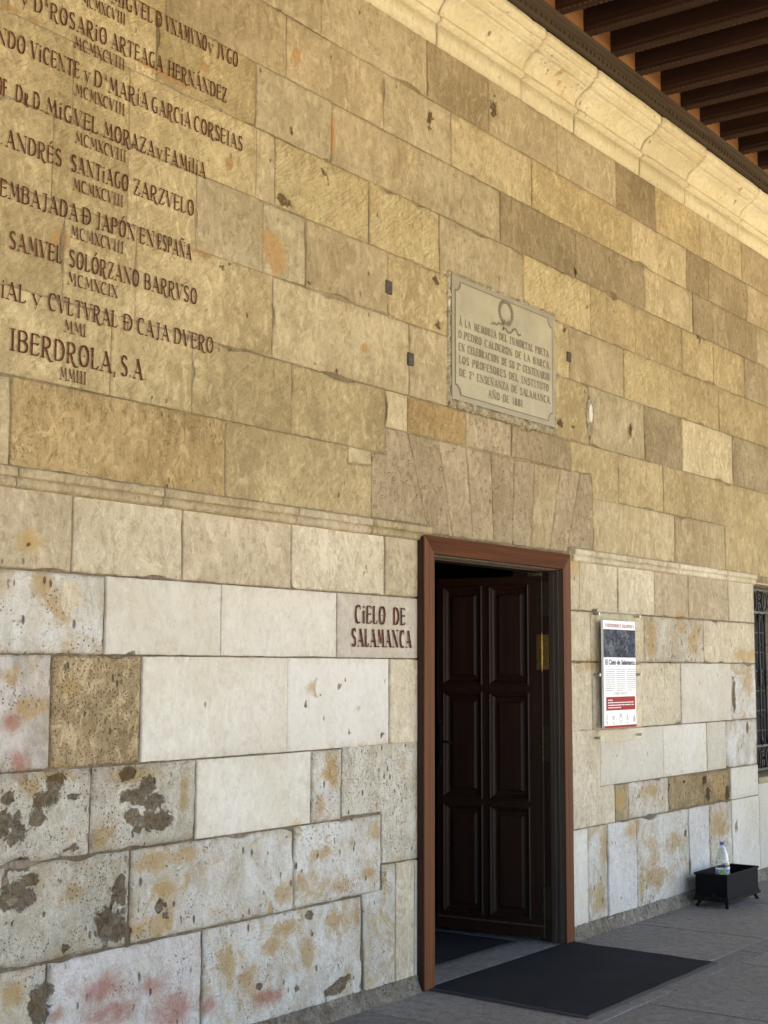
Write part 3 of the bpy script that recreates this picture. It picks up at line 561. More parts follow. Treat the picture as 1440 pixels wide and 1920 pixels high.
def poly_stone(pts, kls, seed, name='stone', y0=0.0, thick=.016, gap=.0035, mat=None, parent=None, jit=.004, step=.025):
    # irregular outline: inset, resampled, rounded rim and a subdivided relief face
    n = len(pts)
    P = [Vector((p[0], p[1])) for p in pts]
    area = sum(P[i].x * P[(i + 1) % n].y - P[(i + 1) % n].x * P[i].y for i in range(n))
    if area < 0: P = P[::-1]
    def inset(P, g):
        out = []
        for i in range(n):
            a, b, c = P[i - 1], P[i], P[(i + 1) % n]
            d1 = (b - a).normalized(); d2 = (c - b).normalized()
            n1 = Vector((-d1.y, d1.x)); n2 = Vector((-d2.y, d2.x))
            k = (n1 + n2); k = k / max(.3, k.dot(n1)) if k.length > 1e-6 else n1
            out.append(b + k * g)
        return out
    def resamp(Q, m):
        out = []
        for i in range(n):
            a, b = Q[i], Q[(i + 1) % n]
            for j in range(m[i]): out.append(a + (b - a) * j / m[i])
        return out
    m = [max(1, int((P[(i + 1) % n] - P[i]).length / step)) for i in range(n)]
    rings = []
    for g, yy in ((gap, thick), (gap + .001, .004), (gap + .006, 0.0)):
        rings.append((resamp(inset(P, g), m), yy))
    N = sum(m)
    vs = []
    for R_, yy in rings:
        for q in R_:
            j1 = noise.noise(Vector((q.x * 14, seed, q.y * 14))) * jit
            j2 = noise.noise(Vector((q.x * 14, seed + 7, q.y * 14))) * jit
            vs.append((q.x + j1, y0 + yy, q.y + j2))
    fs = [(a * N + i, a * N + (i + 1) % N, (a + 1) * N + (i + 1) % N, (a + 1) * N + i) for a in range(2) for i in range(N)]
    fs.append(tuple(2 * N + i for i in range(N)))
    me = mesh(name, vs, fs)
    bm = bmesh.new(); bm.from_mesh(me)
    bmesh.ops.triangulate(bm, faces=[f for f in bm.faces if len(f.verts) > 4])
    bmesh.ops.recalc_face_normals(bm, faces=bm.faces)
    bm.to_mesh(me); bm.free()
    return link(name, me, mat or MS[kls], parent or WALL)
for i, (kls, pts) in enumerate(POLYS):
    poly_stone(pts, kls, 500 + i * 2.3, gap=.0022 if pts[0][1] < 2.2 else .0013, thick=.013 if pts[0][1] < 2.2 else .008)

# mortar bed behind the blocks, with the door and window openings left free
mb = MB(); mbl = MB()
def quad(b, x0, x1, z0, z1, y): b.add([(x0, y, z0), (x1, y, z0), (x1, y, z1), (x0, y, z1)], [(0, 1, 2, 3)])
quad(mb, -3, 24, 2.2, 5.3, .0065); quad(mb, 1.6, 4.85, 2.6, 4.8, .0028); quad(mbl, -3, 5.86, -.1, 2.2, .0115); quad(mbl, 7.42, 10.33, -.1, 2.2, .0115); quad(mbl, 10.33, 11.45, -.1, .71, .0115); quad(mbl, 11.45, 24, -.1, 2.2, .0115)
mb.build('mortar_bed', M_MORTAR, WALL); mbl.build('mortar_bed', M_MORTARL, WALL)
# far plain ends of the wall, outside the picture
mb = MB(); mb.box(-3, 1.58, .002, .3, 0, 4.82); mb.build('wall_end', MS['c'], WALL)
mb = MB(); mb.box(14.65, 24, .002, .3, 0, 4.82); mb.build('wall_end', MS['t'], WALL)


# rough footing at the foot of the wall
def footing(x0, x1):
    n = int((x1 - x0) / .02); prof = [(.02, .085), (-.004, .075), (-.010, .055), (-.020, .028), (-.036, .002), (-.042, -.01)]
    vs = []; 
    for i in range(n + 1):
        x = x0 + (x1 - x0) * i / n
        for q, (y, z) in enumerate(prof):
            a = noise.noise(Vector((x * 12, q * .8, 0))); b = noise.noise(Vector((x * 33, q * 1.3, 4)))
            e = noise.noise(Vector((x * 3, 9, 0)))
            vs.append((x, y + (a * .012 + b * .007 + e * .012 * (q > 1)) * (q > 0), max(-.012, z + (a * .010 + b * .006) * (0 < q < 5))))
    m = len(prof)
    fs = [(i * m + q, i * m + q + 1, (i + 1) * m + q + 1, (i + 1) * m + q) for i in range(n) for q in range(m - 1)]
    link('rubble_footing', mesh('rubble_footing', vs, fs, True), M_FOOT, WALL)
M_FOOT = stone_mat('grey rubble mortar', (.40, .35, .28), vary=.3, grain=.25, pits=.6, pscale=50, dark=.2, rough_b=.005)
footing(1.5, 5.835); footing(7.37, 14.6)

# string course ledge over the lower masonry
def ledge(x0, x1):
    prof = [(.012, 2.260), (-.008, 2.258), (-.024, 2.252), (-.027, 2.247), (-.027, 2.222), (-.024, 2.219), (-.010, 2.2175), (-.010, 2.2145), (-.018, 2.212), (-.018, 2.190), (-.014, 2.185), (-.002, 2.178), (.012, 2.176)]
    n = max(2, int((x1 - x0) / .04)); vs = []
    m = len(prof)
    for i in range(n + 1):
        x = x0 + (x1 - x0) * i / n
        for q, (y, z) in enumerate(prof):
            a = noise.noise(Vector((x * 7, q * .5, 2))); b = noise.noise(Vector((x * 30, q * .9, 8)))
            ch = max(0, noise.noise(Vector((x * 4, q * .3, 30))) - .35) * .03
            vs.append((x, y + a * .0025 + b * .0015 + (ch if y < -.02 else 0), z + a * .0015))
    fs = [(i * m + q, i * m + q + 1, (i + 1) * m + q + 1, (i + 1) * m + q) for i in range(n) for q in range(m - 1)]
    fs += [tuple(range(m)), tuple(n * m + q for q in range(m))[::-1]]
    me = mesh('ledge_stone', vs, fs)
    bm = bmesh.new(); bm.from_mesh(me); bmesh.ops.recalc_face_normals(bm, faces=bm.faces); bm.to_mesh(me); bm.free()
    for p in me.polygons: p.use_smooth = len(p.vertices) < 5
    link('ledge_stone', me, MS[random.choice('ttad') if x0 < 5.5 else random.choice('ccac')], WALL)
LX = [1.6, 2.4, 3.29, 4.02, 4.86, 5.42, 5.925]
for a, b in zip(LX, LX[1:]): ledge(a + .002, b - .002)
LX = [7.44, 7.72, 8.92, 9.76, 10.34]
for a, b in zip(LX, LX[1:]): ledge(a + .002, b - .002)

# moulded cornice
CP = [(.012, 4.822), (-.012, 4.824), (-.015, 4.933), (.002, 4.939), (-.040, 4.945), (-.040, 4.960), (-.037, 4.974), (-.016, 4.979), (-.026, 4.992), (-.040, 5.026), (-.064, 5.054), (-.094, 5.075), (-.120, 5.083), (-.102, 5.089), (-.136, 5.093), (-.134, 5.100), (-.128, 5.104), (-.150, 5.108), (-.160, 5.122), (-.158, 5.129), (-.138, 5.133), (-.180, 5.138), (-.184, 5.186), (-.150, 5.20), (.012, 5.20)]
def cornice(x0, x1, seed):
    n = max(3, int((x1 - x0) / .03)); vs = []; m = len(CP); dz = random.uniform(-.003, .003); dy = random.uniform(-.003, .003)
    pit = [];
    for i in range(n + 1):
        x = x0 + (x1 - x0) * i / n
        for q, (y, z) in enumerate(CP):
            a = noise.fractal(Vector((x * 4, q * .35, seed)), 1, 2, 3); b = noise.noise(Vector((x * 26, q * .8, seed + 8)))
            ch = max(0, noise.noise(Vector((x * 5, q * .4, seed + 30))) - .40) * .07
            e = .006 if i in (0, n) else 0
            if q < 4: ch = min(ch, .004)
            k = 1 if 0 < q < m - 2 else 0
            skew = noise.noise(Vector((seed, z * 9, 3))) * .03 * (1 if i in (0, n) else 0) * 0
            vs.append((x + skew, y + dy * k + (a * .004 + b * .002 + e + ch) * k, z + dz * k + a * .0015))
    fs = [(i * m + q, i * m + q + 1, (i + 1) * m + q + 1, (i + 1) * m + q) for i in range(n) for q in range(m - 1)]
    fs += [tuple(range(m)), tuple(n * m + q for q in range(m))[::-1]]
    me = mesh('cornice_stone', vs, fs)
    bm = bmesh.new(); bm.from_mesh(me); bmesh.ops.recalc_face_normals(bm, faces=bm.faces); bm.to_mesh(me); bm.free()
    for p in me.polygons: p.use_smooth = len(p.vertices) < 5
    oc = [.8 * blobmask([(7.20, 5.075, .03, .025), (7.26, 5.045, .035, .022), (7.33, 5.01, .05, .018)], v.co.x, v.co.z) for v in me.vertices]
    put_attrs(me, {'orange': oc})
    link('cornice_stone', me, MS['z'], WALL)
CX = [-3, -1.5, .2, 1.6, 2.7, 3.8, 4.9, 6.0, 6.88, 7.53, 8.446, 9.181, 10.176, 11.1, 12.0, 13.1, 14.2, 15.6, 17, 19, 21, 24]
for i, (a, b) in enumerate(zip(CX, CX[1:])): cornice(a + .0035, b - .0035, i * 4.7)

# iron stubs and plaster scars in the wall
def plug(x, z, w_, h_):
    b = MB(); b.cbox(x - w_ / 2, x + w_ / 2, -.008, .01, z - h_ / 2, z + h_ / 2, .004)
    o = b.build('iron_stub', M_IRON, WALL); return o
plug(5.573, 3.415, .055, .068); plug(5.765, 3.088, .05, .066); plug(7.435, 3.404, .05, .06)
def blobpoly(x, z, rx, rz, n=22, seed=0, amp=.25):
    return [(x + rx * math.cos(t) * (1 + amp * noise.noise(Vector((math.cos(t) * 1.7, math.sin(t) * 1.7, seed)))), z + rz * math.sin(t) * (1 + amp * noise.noise(Vector((math.cos(t) * 2, math.sin(t) * 2, seed + 3))))) for t in [2 * math.pi * i / n for i in range(n)]]
poly_stone(blobpoly(7.70, 3.08, .052, .13, seed=4), 'c', 3, 'plaster_scar', -.006, .012, 0, M_MORTAR2, jit=.006)
poly_stone(blobpoly(7.70, 3.10, .022, .06, seed=9), 'c', 3, 'plaster_scar', -.012, .010, 0, MS['W'], jit=.003)
poly_stone(blobpoly(5.04, 1.46, .022, .045, seed=11), 'c', 3, 'plaster_scar', -.002, .010, 0, MS['W'], jit=.003)
poly_stone(blobpoly(3.98, .10, .09, .075, seed=13, amp=.5), 'c', 3, 'plaster_scar', -.012, .02, 0, MS['W'], jit=.012)
poly_stone(blobpoly(3.57, 1.80, .055, .075, seed=15), 'c', 3, 'plaster_scar', -.002, .010, 0, MS['c'], jit=.004)
# wide mortar seam between two cream blocks
# ------------------------------------------------------------------ lettering
def arc(cx, cy, rx, ry, a0, a1, n=10):
    return [(cx + rx * math.cos(math.radians(a0 + (a1 - a0) * i / n)), cy + ry * math.sin(math.radians(a0 + (a1 - a0) * i / n))) for i in range(n + 1)]
T_, t_, k_ = 1.0, .22, .45
def glyphs(style):
    sw = style == 'wall'
    bowlx = 1.0
    g = {}
    sf = lambda x, y, a=.16, b=.16: ([(x - a, y), (x + b, y)], .55)
    g['I'] = (.30 if sw else .42, [([(.5, 0), (.5, 1)], T_), sf(.5, 0, .5, .5), sf(.5, 1, .5, .5)])
    g['A'] = (.66, [([(0, 0), (.5, 1)], t_), ([(.46, 1), (1, 0)], T_), ([(.18, .34), (.45, .28 if sw else .34), (.8, .36)], k_), sf(0, 0), sf(1, 0)])
    g['B'] = (.56, [([(.05, 0), (.05, 1)], T_), (([(.05, 1), (.5, 1)] + arc(.5, .77, .42, .23, 90, -90) + [(.05, .54)]), .8), (([(.05, .54), (.5, .54)] + arc(.5, .27, .5, .27, 90, -90) + [(.05, 0)]), .9)])
    g['C'] = (.58, [(arc(.58, .5, .56, .52, 62, 298, 16), T_), ([(.84, .96), (.97, .84), (.97, .78)], k_)])
    g['D'] = (.60, [([(.05, 0), (.05, 1)], T_), ([(.05, 1), (.35, 1)] + arc(.35, .5, .65, .5, 90, -90, 14) + [(.05, 0)], T_)])
    g['Ð'] = (.56, g['D'][1] + [([(-.15, .5), (.6, .5)], .5), ([(.45, .1), (.45, .6)], .4)])
    g['E'] = (.50, [([(.05, 0), (.05, 1)], T_), ([(.0, 1), (.8, 1), (1.05, .9)], .5), ([(.05, .52), (.6, .56), (.8, .5), (.95, .58)] if sw else [(.05, .52), (.8, .52)], .5), ([(.0, 0), (.8, 0), (1.08, .14)], .5)])
    g['F'] = (.48, g['E'][1][:3] + [sf(.05, 0)])
    g['G'] = (.60, [(arc(.55, .5, .55, .52, 62, 300, 16), T_), ([(.88, .02), (.88, .42)], .8), sf(.85, .42)])
    g['H'] = (.62, [([(.05, 0), (.05, 1)], T_), ([(.95, 0), (.95, 1)], T_), ([(.05, .52), (.95, .52)], .5), sf(.05, 0), sf(.95, 0), sf(.05, 1), sf(.95, 1)])
    g['i'] = (.24, [([(.5, 0), (.5, .70)], T_), sf(.5, 0, .4, .4), sf(.5, .7, .5, .1), ([(.5, .90), (.5, .98)], .8)])
    g['l'] = (.26, [([(.5, 0), (.5, 1.0)], T_), sf(.5, 0, .5, .5), sf(.5, 1.0, .5, .1)])
    g['J'] = (.42, [([(.75, 1), (.75, .1), (.5, -.08), (.1, -.05)], .85), sf(.7, 1, .5, .25)])
    g['L'] = (.46, [([(.05, 0), (.05, 1)], T_), ([(.0, 0), (.8, 0), (1.1, .16)], .5), sf(.05, 1)])
    g['M'] = (.78, [([(.02, 0), (.16, 1)], t_), ([(.16, 1), (.5, .22 if sw else .1)], .9), ([(.5, .22 if sw else .1), (.84, 1)], t_), ([(.84, 1), (.98, 0)], T_), sf(.02, 0), sf(.98, 0)])
    g['N'] = (.70, [([(.05, 0), (.05, 1)], .25 if sw else .4), ([(.03, 1), (.93, 0)], .9), ([(.95, 0), (.95, 1)], .25 if sw else .4), sf(.05, 0), sf(.95, 1), sf(.0, 1, .12, .05)])
    g['O'] = (.62 if sw else .58, [(arc(.5, .5, .5, .52, 0, 360, 24), T_)] + ([([(.46, .5), (.54, .5)], .45)] if sw else []))
    g['P'] = (.54, [([(.05, 0), (.05, 1)], T_), ([(.05, 1), (.5, 1)] + arc(.5, .74, .48, .26, 90, -90) + [(.05, .48)], .9), sf(.05, 0)])
    g['R'] = (.58, [([(.05, 0), (.05, 1)], T_), ([(.05, 1), (.42, 1)] + arc(.42, .74, .44, .26, 90, -90) + [(.05, .48)], .9), ([(.38, .48), (.72, .02), (.95, -.14), (1.2, -.10)] if sw else [(.42, .48), (.72, .05), (1.05, 0)], .85), sf(.05, 0)])
    g['S'] = (.50, [(arc(.5, .76, .42, .26, 40, 200, 10) + [(.55, .52)] + arc(.5, .25, .46, .27, 50, -150, 12), .9), ([(.82, .93), (.92, .84)], k_)])
    g['T'] = (.56, [([(.5, 0), (.5, 1)], T_), ([(-.05, .88), (.0, 1), (1.0, 1), (1.05, .88)], .5), sf(.5, 0)])
    g['U'] = (.60, [([(.05, 1), (.05, .25)] + arc(.5, .25, .45, .27, 180, 360, 10) + [(.95, 1)], .85), sf(.05, 1), sf(.95, 1)])
    g['V'] = (.60, [([(0, 1), (.48, 0)], T_), ([(.5, 0), (1, 1)], t_), sf(0, 1), sf(1, 1)])
    g['X'] = (.58, [([(0, 1), (1, 0)], T_), ([(0, 0), (1, 1)], t_), sf(0, 0), sf(1, 1), sf(0, 1), sf(1, 0)])
    g['Y'] = (.58, [([(0, 1), (.5, .5), (.5, 0)], T_), ([(.5, .5), (1, 1)], t_)])
    g['y'] = (.40, [([(0, .66), (.5, .1)], .7), ([(1, .66), (.3, -.22)], t_), sf(0, .66), sf(1, .66)])
    g['Z'] = (.54, [([(0, .84), (.05, 1), (1, 1)], .5), ([(1, 1), (0, 0)], .8), ([(0, 0), (.85, 0), (1.05, .2)], .5)] + ([([(.25, .52), (.75, .48)], .4)] if sw else []))
    g['r'] = (.36, [(([(x, y * .68) for x, y in s_]), w_) for s_, w_ in g['R'][1]])
    for a, b in (('Á', 'A'), ('É', 'E'), ('Ó', 'O')): g[a] = (g[b][0], g[b][1] + [([(.4, 1.12), (.72, 1.32)], .5)])
    g['í'] = (.24, g['i'][1][:-1] + [([(.35, .86), (.95, 1.12)], .5)])
    g['Ñ'] = (g['N'][0], g['N'][1] + [([(.15, 1.14), (.4, 1.24), (.6, 1.14), (.85, 1.24)], .4)])
    g['ª'] = (.30, [([(x, .62 + y * .42) for x, y in s_], w_ * .6) for s_, w_ in g['A'][1][:3]])
    g['º'] = (.28, [(arc(.5, .84, .4, .16, 0, 360, 12), .6), ([(.4, .1), (.6, .1)], .8)])
    g['.'] = (.16, [([(.4, .06), (.6, .06)], .8)])
    g[','] = (.16, [([(.6, .08), (.3, -.16)], .6)])
    g['1'] = (.34, [([(.5, 0), (.5, 1)], T_), ([(.1, .78), (.5, 1)], .4), sf(.5, 0, .4, .4)])
    g['2'] = (.50, [(arc(.5, .74, .44, .27, 170, -30, 10) + [(.1, .04)], .8), ([(.0, .03), (1, .03), (1.05, .2)], .5)])
    g['8'] = (.50, [(arc(.5, .76, .36, .25, 0, 360, 16), .9), (arc(.5, .26, .46, .28, 0, 360, 16), .9)])
    g[' '] = (.38, [])
    return g
GL = {'wall': glyphs('wall'), 'plaque': glyphs('plaque')}

def hull(pts):
    pts = sorted(set((round(a, 6), round(b, 6)) for a, b in pts))
    def half(ps):
        h = []
        for p in ps:
            while len(h) >= 2 and (h[-1][0] - h[-2][0]) * (p[1] - h[-2][1]) - (h[-1][1] - h[-2][1]) * (p[0] - h[-2][0]) <= 1e-12: h.pop()
            h.append(p)
        return h
    a = half(pts); b = half(pts[::-1])
    return a[:-1] + b[:-1]

def lettering(words, z, cap, style, nib, y, sp=.13, thin=.028, wob=.0):
    """flat painted strokes, every stroke a sheet a hair above the one below"""
    G = GL[style]; V = []; F = []; cnt = 0
    for txt, x0, x1 in words:
        nat = sum(G[c][0] + sp for c in txt) - sp
        kx = (x1 - x0) / nat
        x = x0
        for c in txt:
            W, strokes = G[c]
            W = W * kx
            half = nib * cap * .5
            for pts, wt in strokes:
                hn = half * wt; th = thin * cap * (1.0 if wt > .3 else .8)
                for (ax, ay), (bx, by) in zip(pts, pts[1:]):
                    P = []
                    for (u, v) in ((ax, ay), (bx, by)):
                        cx = x + half + u * max(.001, W - 2 * half); cz = z + v * cap
                        for sx, sz in ((-hn, -th - hn * .12), (-hn, th - hn * .12), (hn, -th + hn * .12), (hn, th + hn * .12)):
                            P.append((cx + sx, cz + sz))
                    h = hull(P)
                    cnt += 1
                    yy = y - (cnt % 40) * .00004
                    n = len(V)
                    V += [(p[0], yy, p[1]) for p in h]
                    F.append(tuple(range(n, n + len(h))))
            x += W + sp * kx
    return V, F

DESC = {'l1': 'VNAMVNO y JVGO', 'l2': 'ROSARiO ARTEAGA HERNÁNDEZ', 'l3': 'ViCENTE y Dª MARíA GARCíA CORSEIAS', 'l4': 'MiGVEL MORAZA y FAMiliA', 'l5': 'ANDRÉS SANTiAGO ZARZVELO', 'l6': 'EMBAJADA D JAPÓN EN ESPAÑA', 'l7': 'SAMVEL SOLÓRZANO BARRVSO', 'l8': 'CVLTVRAL D CAJA DVERO', 'l9': 'large first line above MMIII'}
for key, val in TEXT.items():
    if key[0] == 'p': continue
    z, words = val[0], val[1:]
    if key == 'l4':   # FAMiliA uses small l as a tall thin stem
        pass
    cap_ = {'l': .0625, 'n': .045, 'c': .080}[key[0]]
    if key == 'l9': cap_ = .0767
    for wd in words:
        V, F = lettering([wd], z, cap_, 'wall', {'l': .115, 'n': .12, 'c': .15}[key[0]], -.0048, sp=.12 if key[0] != 'n' else .10)
        link('painted_word', mesh('painted_word', V, F), M_LETTER, WALL)

# ------------------------------------------------------------------ marble plaque
PL = thing('memorial_plaque', 'grey marble memorial plaque with a wreath and engraved text, set above the door', 'plaque', (6.68, 0, 2.93))
def onto(o, root):
    o.parent = root; o.location = o.location - root.location; return o
px0, px1, pz0, pz1 = 6.130, 7.232, 2.945, 3.610
b = MB(); b.cbox(px0, px1, -.016, .012, pz0, pz1, .003); onto(b.build('slab', M_PLAQUEB), PL)
# paler field with notched corners
r_ = .05; ins = .026
def field(y, ins, r_):
    a, bb, c, d = px0 + ins, px1 - ins, pz0 + ins, pz1 - ins
    P = []
    for cx, cz, s in ((a, c, 90), (bb, c, 180), (bb, d, 270), (a, d, 360)):
        P += [(cx + r_ * math.cos(math.radians(s - 90 * i / 8)), cz + r_ * math.sin(math.radians(s - 90 * i / 8))) for i in range(9)]
    return P
fo = field(0, ins, r_); fi = field(0, ins + .006, r_ + .002)
n = len(fo)
me = mesh('engraved_border', [(p[0], -.0185, p[1]) for p in fo] + [(p[0], -.0185, p[1]) for p in fi], [(i, (i + 1) % n, n + (i + 1) % n, n + i) for i in range(n)])
onto(link('engraved_border', me, M_ENGR), PL)
me = mesh('face', [(p[0], -.0175, p[1]) for p in fi], [tuple(range(n))[::-1]])
bm = bmesh.new(); bm.from_mesh(me); bmesh.ops.triangulate(bm, faces=bm.faces); bm.to_mesh(me); bm.free()
onto(link('face', me, M_PLAQUE), PL)
for key, val in TEXT.items():
    if key[0] != 'p': continue
    (body, a0, a1), = val[1:]
    Gp = GL['plaque']; nat = sum(Gp[c][0] + .15 for c in body) - .15; kx_ = (a1 - a0) / nat; xx = a0
    for wd in body.split(' '):
        ww = (sum(Gp[c][0] + .15 for c in wd) - .15) * kx_
        V, F = lettering([[wd, xx, xx + ww]], val[0], .0395, 'plaque', .15, -.0195, sp=.15, thin=.04)
        onto(link('engraved_word', mesh('engraved_word', V, F), M_ENGR), PL)
        xx += ww + (.30 + Gp[' '][0]) * kx_
# wreath of leaves and ribbon
V = []; F = []; cnt = 0
def leaf(x, z, ang, L, W_):
    global cnt
    cnt += 1
    y = -.0195 - (cnt % 30) * .00005
    c, s = math.cos(ang), math.sin(ang); n = len(V)
    for u, v in ((0, 0), (.3, .5), (.7, .42), (1, 0), (.7, -.42), (.3, -.5)):
        V.append((x + (u * L) * c - v * W_ * s, y, z + (u * L) * s + v * W_ * c))
    F.append(tuple(range(n, n + 6)))
wcx, wcz, wrx, wrz = 6.677, 3.512, .068, .062
for i in range(26):
    t = math.radians(-90 + 360 * i / 26 + 6)
    x, z = wcx + wrx * math.cos(t), wcz + wrz * math.sin(t)
    right = math.cos(t) > 0
    tg = math.atan2(wrz * math.cos(t), -wrx * math.sin(t)) + (0 if right else math.pi)
    leaf(x, z, tg + .5, .024, .012); leaf(x, z, tg - .5, .024, .012); leaf(x, z, tg, .024, .010)
V2, F2 = [], []
def ribbon(pts, wd):
    for (a, b_) in zip(pts, pts[1:]):
        n = len(V2); V2.extend([(a[0], -.0212, a[1] - wd), (b_[0], -.0212, b_[1] - wd), (b_[0], -.0212, b_[1] + wd), (a[0], -.0212, a[1] + wd)]); F2.append((n, n + 1, n + 2, n + 3))
ribbon([(6.655, 3.455), (6.63, 3.436), (6.60, 3.440), (6.575, 3.425), (6.55, 3.430), (6.524, 3.420)], .006)
ribbon([(6.655, 3.440), (6.64, 3.412), (6.67, 3.424), (6.70, 3.404), (6.73, 3.411), (6.76, 3.436), (6.785, 3.440), (6.81, 3.412), (6.838, 3.418)], .006)
ribbon([(6.635, 3.444), (6.655, 3.468), (6.677, 3.448), (6.70, 3.468), (6.715, 3.444)], .007)
onto(link('wreath', mesh('wreath', V + V2, F + [tuple(i + len(V) for i in f) for f in F2]), M_ENGR), PL)
# broken mortar bead around the plaque
def bead(x0, z0, x1, z1, r, seed):
    L = math.hypot(x1 - x0, z1 - z0); n = max(3, int(L / .012))
    vs = []; m = 6
    dx, dz = (x1 - x0) / L, (z1 - z0) / L; nx_, nz_ = -dz, dx
    for i in range(n + 1):
        t = L * i / n
        a = noise.noise(Vector((t * 22, seed, 0))); b_ = noise.noise(Vector((t * 60, seed, 5)))
        rr = r * max(.25, 1 + a * .9 + b_ * .5)
        for q in range(m):
            th = math.pi * q / (m - 1)
            o_ = rr * math.cos(th); d_ = min(.02, rr * .8) * math.sin(th)
            vs.append((x0 + dx * t + nx_ * o_, .002 - d_ - .002 * b_, z0 + dz * t + nz_ * o_))
    fs = [(i * m + q, i * m + q + 1, (i + 1) * m + q + 1, (i + 1) * m + q) for i in range(n) for q in range(m - 1)]
    onto(link('mortar_bead', mesh('mortar_bead', vs, fs), M_MORTAR2), PL)
bead(px0 - .012, pz0 - .02, px0 - .012, pz1 + .02, .016, 1); bead(px1 + .012, pz0 - .02, px1 + .012, pz1 + .02, .017, 2)
bead(px0 - .02, pz1 + .010, px1 + .02, pz1 + .010, .013, 3); bead(px0 - .02, pz0 - .02, px1 + .02, pz0 - .02, .024, 4)

# ------------------------------------------------------------------ doorway
DW = thing('doorway', 'open doorway with a red brown wooden casing and a dark panelled door', 'door', (6.6, 0, 0))
def dpart(b, name, mat, par=None, **k):
    o = b.build(name, mat, None, **k)
    o.parent = par or DW
    o.location = Vector(o.location) - DW.location
    return o
FX0, FX1, FT, CWD = 5.832, 7.354, 2.208, .090
def board(quadf, y0, y1, name, mat):
    b = MB()
    b.add([(x, y0, z) for x, z in quadf] + [(x, y1, z) for x, z in quadf], [(0, 1, 2, 3), (7, 6, 5, 4), (0, 4, 5, 1), (1, 5, 6, 2), (2, 6, 7, 3), (3, 7, 4, 0)])
    o = dpart(b, name, mat)
    bv = o.modifiers.new('bevel', 'BEVEL'); bv.width = .0015; bv.segments = 2
    return o
board([(FX0, .0), (FX0 + CWD, .0), (FX0 + CWD, FT - CWD), (FX0, FT)], -.042, -.032, 'casing_post', M_CASE)
board([(FX1 - CWD, .0), (FX1, .0), (FX1, FT), (FX1 - CWD, FT - CWD)], -.042, -.032, 'casing_post', M_CASE)
board([(FX0, FT), (FX0 + CWD, FT - CWD), (FX1 - CWD, FT - CWD), (FX1, FT)], -.042, -.032, 'casing_head', M_CASEX)
# shade on the casing's side, put in as a dark strip behind its edge
b = MB(); b.box(FX0 - .004, FX0 + .03, -.0315, .014, 0, FT - .01); b.box(FX1 - .03, FX1 + .004, -.0315, .014, 0, FT - .01); dpart(b, 'side_shade_strip', M_DOOR)
# stepped mouldings inside the casing
IX0, IX1, IT = FX0 + CWD, FX1 - CWD, FT - CWD - .004
for i, (d, y0, y1) in enumerate(((-.004, -.0315, -.008), (.004, -.0075, .004), (-.003, .0045, .020), (.006, .0205, .034), (-.002, .0345, .055))):
    for x0, x1 in ((IX0 - .05, IX0 + d), (IX1 - d, IX1 + .05)):
        b = MB(); b.cbox(x0, x1, y0, y1, 0, IT - d, .003); dpart(b, 'moulding', M_WORN)
    b = MB(); b.cbox(IX0 + d, IX1 - d, y0, y1, IT - d, IT + .05, .003); dpart(b, 'moulding', M_WORN)
for x0, x1 in ((IX0 - .05, IX0 - .002), (IX1 + .004, IX1 + .05)):
    b = MB(); b.cbox(x0, x1, .0555, .100, 0, IT + .02, .003); dpart(b, 'jamb', M_DOOR)
b = MB(); b.cbox(IX0 - .002, IX1 + .004, .0555, .16, IT - .012, IT + .03, .003); dpart(b, 'head_rail', M_DOOR)
# threshold
b = MB(); b.cbox(IX0 - .03, IX1 + .03, .0, .205, -.03, .004, .004); dpart(b, 'threshold', PAVE)
# door leaf, swung inwards on the right jamb
LF = link('door_leaf', None, None, DW); LF.location = (7.298 - 6.6, .106, 0); LF.rotation_euler.z = math.radians(4.0)
LF['label'] = 'dark six-panelled leaf standing open into the room'
# local axes: +y away from the hinge, face looks to -x, thickness towards +x
LW, LZ0, LZ1 = .70, .022, 2.085
rowsz = [(.125, .742), (.792, 1.398), (1.457, 2.028)]; colsy = [(.088, .335), (.395, .648)]
def lp(b, name, mat, par=LF, **k):
    o = b.build(name, mat, par, **k); return o
fy = sorted([0] + [v for c in colsy for v in c] + [LW]); fz = sorted([LZ0] + [v for r in rowsz for v in r] + [LZ1])
b = MB()
for i in range(0, 6, 2): b.box(-.032, .012, fy[i], fy[i + 1], LZ0, LZ1)
lp(b, 'stile', M_DOOR)
for i in (0, 2, 4, 6):
    b = MB()
    for (y0, y1) in colsy: b.box(-.0315, .0115, y0 - .001, y1 + .001, fz[i], fz[i + 1])
    lp(b, 'rail', M_DOOR)
for (y0, y1) in colsy:
    for (z0, z1) in rowsz:
        b = MB()
        prof = [(0, -.032), (0.0, -.044), (.006, -.048), (.013, -.044), (.018, -.030), (.028, -.024), (.032, -.016), (.044, -.016), (.050, -.017), (.060, -.027), (.062, -.029)]
        ring = lambda ins, x: [(x, y0 + ins, z0 + ins), (x, y1 - ins, z0 + ins), (x, y1 - ins, z1 - ins), (x, y0 + ins, z1 - ins)]
        vs = []; fs = []
        for q, (ins_, x) in enumerate(prof):
            vs += ring(ins_ - .008 if q < 2 else ins_ - .008, x)
            if q: fs += [((q - 1) * 4 + i, (q - 1) * 4 + (i + 1) % 4, q * 4 + (i + 1) % 4, q * 4 + i) for i in range(4)]
        fs.append(tuple((len(prof) - 1) * 4 + i for i in range(4)))
        b.add(vs, fs)
        lp(b, 'panel', M_DOOR)
b = MB(); b.box(.013, .016, .01, LW - .01, LZ0 + .01, LZ1 - .01); lp(b, 'back_board', M_DOOR)
# worn kick edge and hinge edge
b = MB(); b.cbox(-.040, -.033, .0, LW, .083, .092, .002); lp(b, 'kick_rail', M_WORN)
b = MB(); b.cbox(-.034, -.026, -.003, .002, LZ0, LZ1, .001); lp(b, 'worn_edge', M_WORN)
